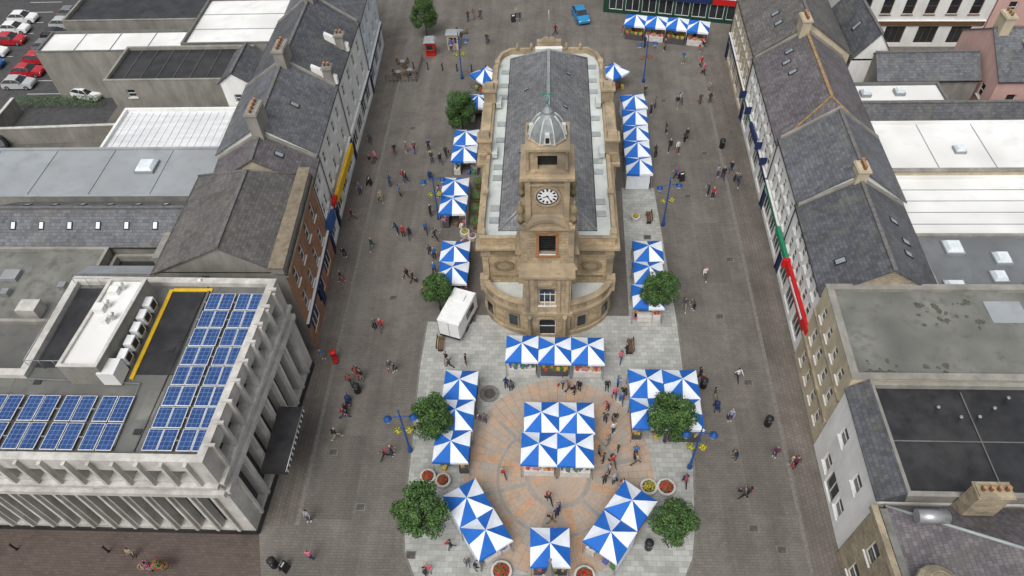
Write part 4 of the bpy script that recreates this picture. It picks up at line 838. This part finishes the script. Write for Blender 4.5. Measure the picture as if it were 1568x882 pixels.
b.p("doors",STEEL).box((0,-1.965,1.5),(.04,.03,1.8)); b.p("doors",STEEL).box((1.0,-1.965,1.5),(.05,.03,1.9)); b.p("doors",STEEL).box((-1.0,-1.965,1.5),(.05,.03,1.9)); b.p("hatch",GLASS).box((1.06,.4,1.75),(.02,1.6,.8)); b.p("drawbar",DARK).tube([(0,2,.45),(0,3.1,.45)],.06); b.p("roof_unit",WMET).box((0,.9,2.7),(.8,.7,.22)); b.done(True)
b=B("coffee_kiosk",(-15.6,46,0)); b.p("walls",RED).box((-15.6,46,1.0),(1.2,1.2,2.0)); b.p("roof",FELTL).box((-15.6,46,2.15),(1.6,1.6,.3),top=.7); b.p("hatch",GLASS).box((-15.6,45.38,1.3),(.8,.05,.6)); b.p("counter",BROWNP).box((-15.6,45.3,.95),(1.1,.3,.06)); b.done()
b=B("cafe_canopy_kiosk",(-12.7,47.5,0)); b.p("walls",CREAM).box((-12.7,47.5,1.1),(1.5,1.2,2.2)); b.p("roof",FELTL).box((-12.7,47.5,2.3),(1.9,1.5,.25),top=.6); b.p("hatch",GLASS).box((-12.7,46.88,1.4),(1,.04,.8)); b.done()
def bollard(x,y):
    b=B("bollard",(x,y,0)); b.p("post",DARK).rev((x,y,0),[(.1,0),(.1,.1),(.07,.15),(.07,.85),(.1,.9),(.1,.98),(.03,1.05)],10); b.done()
for i in range(7): bollard(-17.5+i*1.9,42.5-.2*i)
for i in range(5): bollard(-60+i*7,-20.3)
def cafe(x,y):
    b=B("cafe_table_set",(x,y,0)); b.p("table_top",STEEL).rev((x,y,.72),[(.35,0),(.35,.03)],16,sm=False); b.p("stem",DARK).tube([(x,y,0),(x,y,.72)],.03); b.p("foot",DARK).rev((x,y,0),[(.22,0),(.2,.03)],12)
    for k in range(3):
        a=k*2.1+R(); cx,cy=x+.7*math.cos(a),y+.7*math.sin(a)
        b.p("chair_seats",BROWNP).box((cx,cy,.45),(.36,.36,.04),a); b.p("chair_backs",BROWNP).box((cx+.18*math.cos(a),cy+.18*math.sin(a),.66),(.04,.36,.36),a)
        for i in (-1,1):
            for j in (-1,1): b.p("chair_legs",DARK).tube([(cx+i*.15,cy+j*.15,0),(cx+i*.15,cy+j*.15,.45)],.015,4)
    b.done()
for a in ((-19.2,40.8),(-17.8,41.2),(-19,43.2),(-12,50.6)): cafe(*a)
for (x0,y0,x1,y1) in ((-20.6,39.4,-16.8,39.6),(-16.7,39.6,-16.5,44.5)):
    b=B("cafe_barrier_fence",((x0+x1)/2,(y0+y1)/2,0)); n=8
    for i in range(n+1): x=x0+(x1-x0)*i/n;y=y0+(y1-y0)*i/n; b.p("posts",DARK).tube([(x,y,0),(x,y,.95)],.025,5)
    for z in (.3,.6,.93): b.p("rails",DARK).tube([(x0,y0,z),(x1,y1,z)],.02,5)
    b.done()
# ------------------------------------------------------------------ CARS
def car_meshes():
    def loft(profile,part):
        for a,c in zip(profile[:-1],profile[1:]):
            for s in (-1,1):
                part.poly([(s*a[3],a[0],a[1]),(s*c[3],c[0],c[1]),(s*c[4],c[0],c[2]),(s*a[4],a[0],a[2])],True)
            part.poly([(-a[4],a[0],a[2]),(a[4],a[0],a[2]),(c[4],c[0],c[2]),(-c[4],c[0],c[2])],True)
            part.poly([(-a[3],a[0],a[1]),(-c[3],c[0],c[1]),(c[3],c[0],c[1]),(a[3],a[0],a[1])],True)
        for e in (profile[0],profile[-1]): part.poly([(-e[3],e[0],e[1]),(e[3],e[0],e[1]),(e[4],e[0],e[2]),(-e[4],e[0],e[2])])
    body=P(); loft([(-2.05,.35,.62,.7,.66),(-1.95,.25,.78,.82,.76),(-1.2,.22,.92,.87,.80),(-.9,.22,.95,.87,.81),(.9,.22,.97,.87,.81),(1.75,.25,.96,.86,.78),(2.0,.35,.85,.78,.7)],body)
    g=P(); loft([(-.95,.94,.95,.80,.78),(-.25,.95,1.38,.80,.62),(.3,.95,1.42,.80,.62),(1.1,.95,1.38,.80,.62),(1.75,.95,.98,.77,.72)],g)
    roof=P(); loft([(-.28,1.36,1.40,.64,.60),(.3,1.42,1.46,.64,.60),(1.12,1.38,1.42,.64,.60)],roof)
    for s in (-1,1):
        for (y0,z0,y1,z1) in ((-.93,.97,-.27,1.4),(.35,.96,.35,1.43),(1.72,.99,1.12,1.4)): roof.tube([(s*.79,y0,z0),(s*.63,y1,z1)],.03,4)
        roof.box((s*.93,-.65,.98),(.18,.12,.12))
    wh=P(); hub=P(); li=P(); tl=P()
    for s in (-1,1):
        for y in (-1.3,1.25): wh.tube([(s*.7,y,.31),(s*.89,y,.31)],.31,18); hub.tube([(s*.89,y,.31),(s*.905,y,.31)],.19,12)
        li.box((s*.6,-1.97,.66),(.3,.1,.14)); tl.box((s*.62,1.95,.78),(.26,.1,.16))
    li.box((0,2.0,.5),(.5,.04,.11))
    return [("body",body),("window_glass",g),("roof",roof),("wheels",wh),("hubcaps",hub),("headlights",li),("tail_lights",tl)]
CM=[(n,p.mesh(n,{"window_glass":GLASS,"wheels":DARK,"hubcaps":STEEL,"headlights":WMET,"tail_lights":RED}.get(n,WMET))) for n,p in car_meshes()]
cpaint={}
def car(x,y,rz,c):
    if c not in cpaint: cpaint[c]=mat("car_paint",c,.25,.02,1,spec=.6)
    e=empty("parked_car",(x,y,.0),rz)
    for n,me in CM:
        o=child(n,me,e)
        if n in ("body","roof"): o.material_slots[0].link='OBJECT'; o.material_slots[0].material=cpaint[c]
w_,r_,bl_,gr_,bk_,sv=(.7,.7,.7),(.40,.02,.03),(.02,.1,.3),(.15,.16,.17),(.02,.02,.025),(.4,.41,.42)
for x,y,rz,c in ((-75.6,50.3,h,r_),(-76.5,53.3,h,w_),(-76.6,47.2,h,w_),(-75.6,44.2,h,bl_),(-76.8,56.3,h,w_),(-69.2,48.4,h,gr_),(-69.4,51.4,h,bk_),(-69.6,54.4,h,sv),(-69.8,57.4,h,gr_),(-69,45.3,h,r_),(-69,42.3,h,r_),(-68.9,39.5,h,sv),(-58.6,37,1.3,w_),(-64.6,26.5,.5,bk_),(-68,24,.3,bk_),(-75.5,41,h,bl_),(-62.5,41,.2,bk_),(4.3,54.5,.25,(.02,.2,.42))): car(x,y,rz,c)
WPT=mat("white_road_marking",(.6,.6,.58),.8,.1,4)
for i in range(9):
    for x in (-78.5,-67): strip("parking_bay_line",(x-.2,37.8+3*i),(x+4.8,37.8+3*i),.1,.009,WPT)
b=B("waste_bins",(-60.5,38.6,0))
for i in range(4): b.p("bin_bodies",LBLUE).box((-61.5+i*1.3,38.8,.65),(1.0,.9,1.2),top=1.05); b.p("bin_lids",DARK).box((-61.5+i*1.3,38.8,1.3),(1.1,1.0,.1))
b.done()
b=B("ivy_hedge",(-64,34,0)); g1,g2=b.p("foliage_a",LEAF1),b.p("foliage_b",LEAF3)
for i in range(9): tuft((g1,g2),(-66+i*1.2,35.2,.6),.9,400,.9,.3)
b.done()
# ------------------------------------------------------------------ PEOPLE
def person_mesh(kind,seed):
    rnd=random.Random(seed)
    V=[];E=[];Rr=[];reg=[]
    def v(p,r): V.append(Vector(p)); Rr.append(r if isinstance(r,tuple) else (r,r)); return len(V)-1
    def e(a,c,g): E.append((a,c)); reg.append(g)
    lean={"bend":.45,"push":.15}.get(kind,.03); sit=kind=="sit"
    z0=.92 if not sit else .50
    pel=v((0,0,z0),(.145,.105))
    def sp(z,x=0,y=0): dz=z-.92; return (x,y-dz*math.sin(lean),z0+dz*math.cos(lean))
    wa=v(sp(1.08),(.125,.09)); ch=v(sp(1.27),(.155,.105)); nb=v(sp(1.42),(.075,.07)); nk=v(sp(1.48),.05)
    h0=v(sp(1.53,0,-.01),(.062,.07)); h1=v(sp(1.60,0,-.005),(.074,.09)); h2=v(sp(1.68,0,.0),(.055,.07))
    e(pel,wa,"top");e(wa,ch,"top");e(ch,nb,"top");e(nb,nk,"skin");e(nk,h0,"skin");e(h0,h1,"skin");e(h1,h2,"skin")
    st={"walk":.42,"stroll":.25,"push":.35}.get(kind,.05)
    for s in (-1,1):
        ph=st*s*(1 if seed%2 else -1)
        hp=v((s*.085,0,z0-.06),.085)
        if sit: kn=(s*.11,-.44,.50); an=(s*.11,-.46,.09)
        else:
            kn=(s*.09,-.42*math.sin(ph)-.02,z0-.06-.42*math.cos(ph)); bend=ph-(.45 if ph<0 else .08)*(st>.1)
            an=(s*.09,kn[1]-.4*math.sin(bend),kn[2]-.4*math.cos(bend))
        k=v(kn,.058);a=v(an,.038); t1=v((s*.1,an[1]-.06,max(.03,an[2]-.055)),.036); t2=v((s*.115,an[1]-.17,max(.025,an[2]-.065)),.028)
        e(pel,hp,"leg");e(hp,k,"leg");e(k,a,"leg");e(a,t1,"shoe");e(t1,t2,"shoe")
        sh=v(sp(1.38,s*.165),.058)
        A=-st*1.1*s*(1 if seed%2 else -1)
        if kind in("hold","push") or (kind=="bag" and s>0): el=sp(1.12,s*.22,-.05); wr=sp(1.08,s*.15,-.27)
        elif kind=="bend": el=sp(1.15,s*.2,-.15); wr=sp(1.05,s*.16,-.36)
        elif sit: el=sp(1.12,s*.22,-.06); wr=sp(1.0,s*.14,-.26)
        else: el=sp(1.38-.27*math.cos(A),s*.215,-.27*math.sin(A)); wr=sp(1.38-.27*math.cos(A)-.24*math.cos(A+.35),s*.225,-.27*math.sin(A)-.24*math.sin(A+.35))
        el_=v(el,.043);w=v(wr,.028); d=(Vector(wr)-Vector(el)).normalized(); pm=v(Vector(wr)+d*.07,(.036,.02))
        e(ch,sh,"top");e(sh,el_,"top");e(el_,w,"sleeve");e(w,pm,"skin")
    lowest=min(p.z for p in V)
    dz=.025-lowest if not sit else 0
    for p in V: p.z+=dz
    me=bpy.data.meshes.new("pb"); me.from_pydata([tuple(p) for p in V],E,[]); ob=bpy.data.objects.new("pb",me); COL.objects.link(ob)
    md=ob.modifiers.new("s","SKIN"); md.use_smooth_shade=True
    for i,r in enumerate(Rr): me.skin_vertices[0].data[i].radius=r
    me.skin_vertices[0].data[0].use_root=True
    ob.modifiers.new("u","SUBSURF").levels=1
    dg=bpy.context.evaluated_depsgraph_get(); dg.update(); m2=bpy.data.meshes.new_from_object(ob.evaluated_get(dg)); bpy.data.objects.remove(ob)
    ids={"skin":0,"top":2,"sleeve":2 if seed%3 else 0,"leg":3,"shoe":4}
    m2.materials.clear()
    for i in range(6): m2.materials.append(None)
    hc=V[h1]; mi=[]
    for f in m2.polygons:
        c=f.center; best=9;bi=0
        for (a,bb),g in zip(E,reg):
            A,Bq=V[a],V[bb]; ab=Bq-A; t=max(0,min(1,(c-A).dot(ab)/ab.length_squared)); dd=(c-(A+ab*t)).length-.5*(Rr[a][0]*(1-t)+Rr[bb][0]*t)
            if dd<best: best=dd;bi=ids[g]
        if bi==0 and c.z>hc.z-.09 and (c-hc).length<.22 and (c.z>hc.z+.055 or c.y>hc.y+.0+(.02 if c.z>hc.z else .0)): bi=1
        mi.append(bi)
    ex=P(); exm=[]
    def ext(fn,mid):
        n=len(ex.f); fn(); exm.extend([mid]*(len(ex.f)-n))
    idx=[i for i,(a,bb) in enumerate(E) if reg[i]=="skin" and Rr[bb]==(.036,.02)]
    for i in idx:
        a,bb=E[i]; d=(V[bb]-V[a]).normalized(); sd=d.cross(Vector((1,0,0))).normalized()
        sg=1 if V[bb].x<0 else -1
        for k,L in enumerate((.058,.07,.074,.066)):
            o=V[bb]+sd*(.027-.018*k)+d*.01
            ext(lambda:ex.tube([o-d*.02,o+d*L*.5,o+d*L*.85+Vector((sg*.018,0,0))],[.009,.0085,.006],5),0)
        o=V[a]+d*.03+sd*.03
        ext(lambda:ex.tube([o,o+sd*.022+d*.02,o+sd*.026+d*.05],[.011,.01,.007],5),0)
    ext(lambda:ex.tube([hc+Vector((0,-.085,.01)),hc+Vector((0,-.112,-.022)),hc+Vector((0,-.09,-.03))],[.008,.015,.008],5),0)
    for s in (-1,1):
        ext(lambda:ex.box(tuple(hc+Vector((s*.08,.005,-.01))),(.018,.035,.055)),0)
        ext(lambda:ex.box(tuple(hc+Vector((s*.03,-.09,.008))),(.024,.012,.012)),1)
    ext(lambda:ex.box(tuple(hc+Vector((0,-.085,-.05))),(.045,.012,.01)),5)
    if seed%2==0: ext(lambda:ex.tube([hc+Vector((0,.05,.04)),hc+Vector((0,.095,-.05)),hc+Vector((0,.08,-.17))],[.06,.07,.03],8),1)
    if kind in("bag","stroll"):
        q=V[E[idx[0]][1]]; ext(lambda:ex.box((q.x,q.y,q.z-.22),(.1,.28,.3),0,.8),5)
    if kind=="walk" and seed%4==1: ext(lambda:ex.box((0,V[ch].y+.17,V[ch].z-.03),(.26,.14,.38),0,.85),5)
    bm=bmesh.new(); bm.from_mesh(m2)
    for i,ff in enumerate(bm.faces): ff.material_index=mi[i]; ff.smooth=True
    vs=[bm.verts.new(p) for p in ex.v]
    for ff,m,sm in zip(ex.f,exm,ex.sm):
        nf=bm.faces.new([vs[k] for k in ff]); nf.material_index=m; nf.smooth=sm
    bmesh.ops.recalc_face_normals(bm,faces=bm.faces); bm.to_mesh(m2); bm.free(); m2.name="person_"+kind; return m2
PM=[person_mesh(k,i) for i,k in enumerate(["stand","walk","walk","stroll","bag","hold","stand","stroll","bag","walk","bend","hold"])]
SITM=person_mesh("sit",14)
def mm(n,c): return mat(n,c,.8,.08,6)
SK=[mm("skin_a",(.5,.30,.22)),mm("skin_b",(.42,.25,.17))]
HR=[mm("hair_brown",(.06,.035,.02)),mm("hair_dark",(.015,.012,.01)),mm("hair_grey",(.3,.29,.28)),mm("hair_fair",(.3,.19,.08))]
TP=[mm("top_%d"%i,c) for i,c in enumerate([(.02,.02,.025),(.03,.03,.04),(.02,.04,.12),(.04,.13,.35),(.45,.03,.04),(.55,.13,.2),(.6,.6,.6),(.12,.12,.13),(.03,.06,.05),(.35,.3,.22),(.05,.05,.06),(.10,.03,.06),(.25,.3,.38),(.02,.025,.03),(.02,.02,.03),(.07,.07,.08)])]
LG=[mm("trousers_%d"%i,c) for i,c in enumerate([(.015,.015,.02),(.03,.05,.12),(.02,.025,.05),(.25,.22,.16),(.08,.08,.09)])]
SHM=[mm("shoe_dark",(.02,.02,.02)),mm("shoe_white",(.5,.5,.5))]
BGM=[mm("bag_dark",(.04,.02,.02)),mm("bag_red",(.35,.05,.05))]
def person(x,y,rz=None,k=None,z=0,me=None):
    o=bpy.data.objects.new("pedestrian",me or PM[k if k is not None else random.randrange(len(PM))]); COL.objects.link(o)
    s=U(.93,1.05); o.location=(x,y,z); o.rotation_euler=(0,0,U(0,6.28) if rz is None else rz); o.scale=(s*1.06,s*1.06,s)
    for i,l in enumerate((SK,HR,TP,LG,SHM,BGM)):
        o.material_slots[i].link='OBJECT'; o.material_slots[i].material=random.choice(l)
PPL="""-17.4,25.2 -16.1,25.5 -15.2,25.5 -13.6,25.8 -13.0,23.7 -12.0,23.4 -11.5,24.6 -20.6,27.1 -19.9,23.2 -19.4,23.8 -17.1,19.6 -15.4,20.2 -15.8,20.7 -15.8,18.1 -17.7,17.3 -15.2,12.4 -14.6,12.0 -13.9,11.8 -12.4,12.6 -12.2,15.1 -17.5,10.3 -11.6,9.4 -11.1,9.0 -13.5,6.3 -12.8,5.9 -15.6,.4 -15.0,.2 -13.5,-4.2 -13.1,-4.1 -15.8,-5.2 -16.3,-4.9 -16.8,-5.6 -16.5,-8.4 -16.6,-8.9 -16.9,-10.8 -12.7,-12.5 -12.2,-12.2 -17.6,-17.6 -16.8,-20.5 -19.6,-2.9 -8.7,-3.3 -8.4,-3.8 -7,-3.5 -5,-9.2 -5.4,-9.1 -3.3,-13.8 .2,-15.8 .8,-17 1,-16.5
1.3,-5.7 1.8,-6 2.3,-6.3 2.7,-6 5,-5.9 5.6,-6.6 5.9,-5.6 6.3,-6.6 6.1,-7.2 5.5,-8.9 5.3,-9.9 4.7,-9 4.1,-11.9 4.4,-12.5 5.1,-12.7 4.4,-14.3 5.1,-14.3 5.8,-14.6 6.9,-11.9 6.9,-12.6 5.0,-7.8 4.9,-11 5.6,-11.6 4.8,-13.4 -3.4,-5.9 -3,-6.1 6.3,-3 6.9,-2.2
15.7,34.4 15.2,33.7 18,34.3 19.1,34.3 19.6,36.7 19.2,40.5 19.1,42 17,43.1 13.5,25.5 14.3,25.2 15.3,26.9 15.6,27.5 13.4,28.7 18.1,21.1 18.6,20.7 19.6,21.8 16.7,18.2 17.1,17.7 13.6,20.8 20,19.7 14.7,6.5 12.4,2.8 13.3,2.8 15.9,-4.7 13.7,-6.6 14.7,-8.6 14.6,-12 17.6,-11.7 18.7,-12.5 18.9,-12.6 14.6,-15.2 15,-15 12.8,-4.6 10.4,-14.2 -4.6,54.8 -4.1,53.9 -11.3,54.1 -10.6,54.6 -9.6,54.6 -8.3,48.1 .8,50.3 -13,46.6 -12.6,46.9 9.9,50.1 9.3,56.1 19.8,45.8 -5.5,-20.6 -5,-20.9 -8.4,-21.4 -8.2,-21.2 -6.8,-19.5 9.3,-18
-20.2,18.5 -20.3,14.5 -20.1,9.3 -19.8,6 -11.2,5.3 -11.5,4.2 -10.9,7 -11.6,18 -11.3,11.6 11.8,24.3 12,32.3 12.6,33.5 11.6,36 -29.9,-20.6 -42.5,-22.3 12.5,46.8 15,46 .4,-17.4"""
for s in PPL.split():
    x,y=map(float,s.split(",")); rz=random.choice([0,pi,0,pi,h,-h])+U(-.5,.5); person(x,y,rz)
for s in ST:
    if R()<.5: person(s[0]+U(-.5,.5),s[1]+U(-.2,.4),U(0,6.28),random.choice((0,5,6,11)))
for (x,y,rz) in ((-8.9,-16,1.4),(9.1,-16.3,-1.4)): person(x,y,rz,me=SITM)
def pram(x,y,rz):
    b=B("pushchair",(x,y,0),rz); b.p("seat",NAVY).box((0,0,.55),(.4,.6,.3),0,.8); b.p("hood",NAVY).rev((0,.15,.65),[(.24,0),(.22,.15),(.12,.25)],10); b.p("handle",DARK).tube([(0,.3,.5),(0,.6,1.0)],.02)
    for s in (-1,1):
        for yy in (-.25,.3): b.p("wheels",DARK).tube([(s*.2,yy,.12),(s*.24,yy,.12)],.12,10)
        b.p("frame",STEEL).tube([(s*.2,-.25,.12),(s*.18,.3,.6)],.015,4)
    b.done(True)
for a in ((-16.6,-7.5,.2),(13.8,-7.6,0),(-12.9,20.9,.4)): pram(*a)
b=B("stone_memorial_spire",(.3,-22.5,0)); x,y=.3,-22.5
b.p("steps",CONC).box((x,y,.15),(1.7,1.7,.3)); b.p("steps",CONC).box((x,y,.4),(1.3,1.3,.2)); b.p("pedestal",CONC).box((x,y,1.5),(.85,.85,2.0),top=.9); b.p("cornice",CONC).box((x,y,2.58),(1.0,1.0,.16))
for a in range(4): b.p("gablets",CONC).box((x+.3*math.cos(a*h),y+.3*math.sin(a*h),3.1),(.3,.4,.9),a*h,.35)
b.p("shaft",GREYW).rev((x,y,2.66),[(.36,0),(.3,1.4),(.34,1.45),(.26,1.6),(.05,4.0),(.12,4.1),(.03,4.35)],8,math.pi/8,False); b.done()
# ------------------------------------------------------------------ LIGHT, WORLD, CAMERA
w=bpy.data.worlds.new("World"); scene.world=w; w.use_nodes=True; nt=w.node_tree
bg=nt.nodes["Background"]; sk=nt.nodes.new("ShaderNodeTexSky"); sk.sky_type='NISHITA'; sk.sun_disc=False
az=math.radians(200); elv=math.radians(58)
sk.sun_elevation=elv; sk.sun_rotation=az; sk.air_density=1.5; sk.dust_density=6; sk.ozone_density=1
hs=nt.nodes.new("ShaderNodeHueSaturation"); hs.inputs["Saturation"].default_value=.3; nt.links.new(sk.outputs[0],hs.inputs["Color"]); nt.links.new(hs.outputs[0],bg.inputs["Color"]); bg.inputs["Strength"].default_value=.15
sl=bpy.data.lights.new("sun","SUN"); sl.energy=1.25; sl.angle=math.radians(35); sl.color=(1,.995,.985)
so=bpy.data.objects.new("sun",sl); COL.objects.link(so)
dirv=Vector((math.sin(az)*math.cos(elv),math.cos(az)*math.cos(elv),math.sin(elv))); so.rotation_euler=dirv.to_track_quat('Z','Y').to_euler(); so.location=(0,0,80)
cam=bpy.data.cameras.new("camera"); co=bpy.data.objects.new("camera",cam); COL.objects.link(co)
cam.sensor_width=36; cam.lens=1087/1568*36; cam.clip_start=.5; cam.clip_end=5000
Mx=Matrix(((0.99858,-0.00408,0.05309),(0.03754,0.76092,-0.64775),(-0.03776,0.64883,0.76)))
co.matrix_world=Matrix.Translation((0.2046,-38.188,51))@Mx.to_4x4()
scene.camera=co
scene.view_settings.view_transform='Standard'; scene.view_settings.look='None'; scene.view_settings.exposure=0
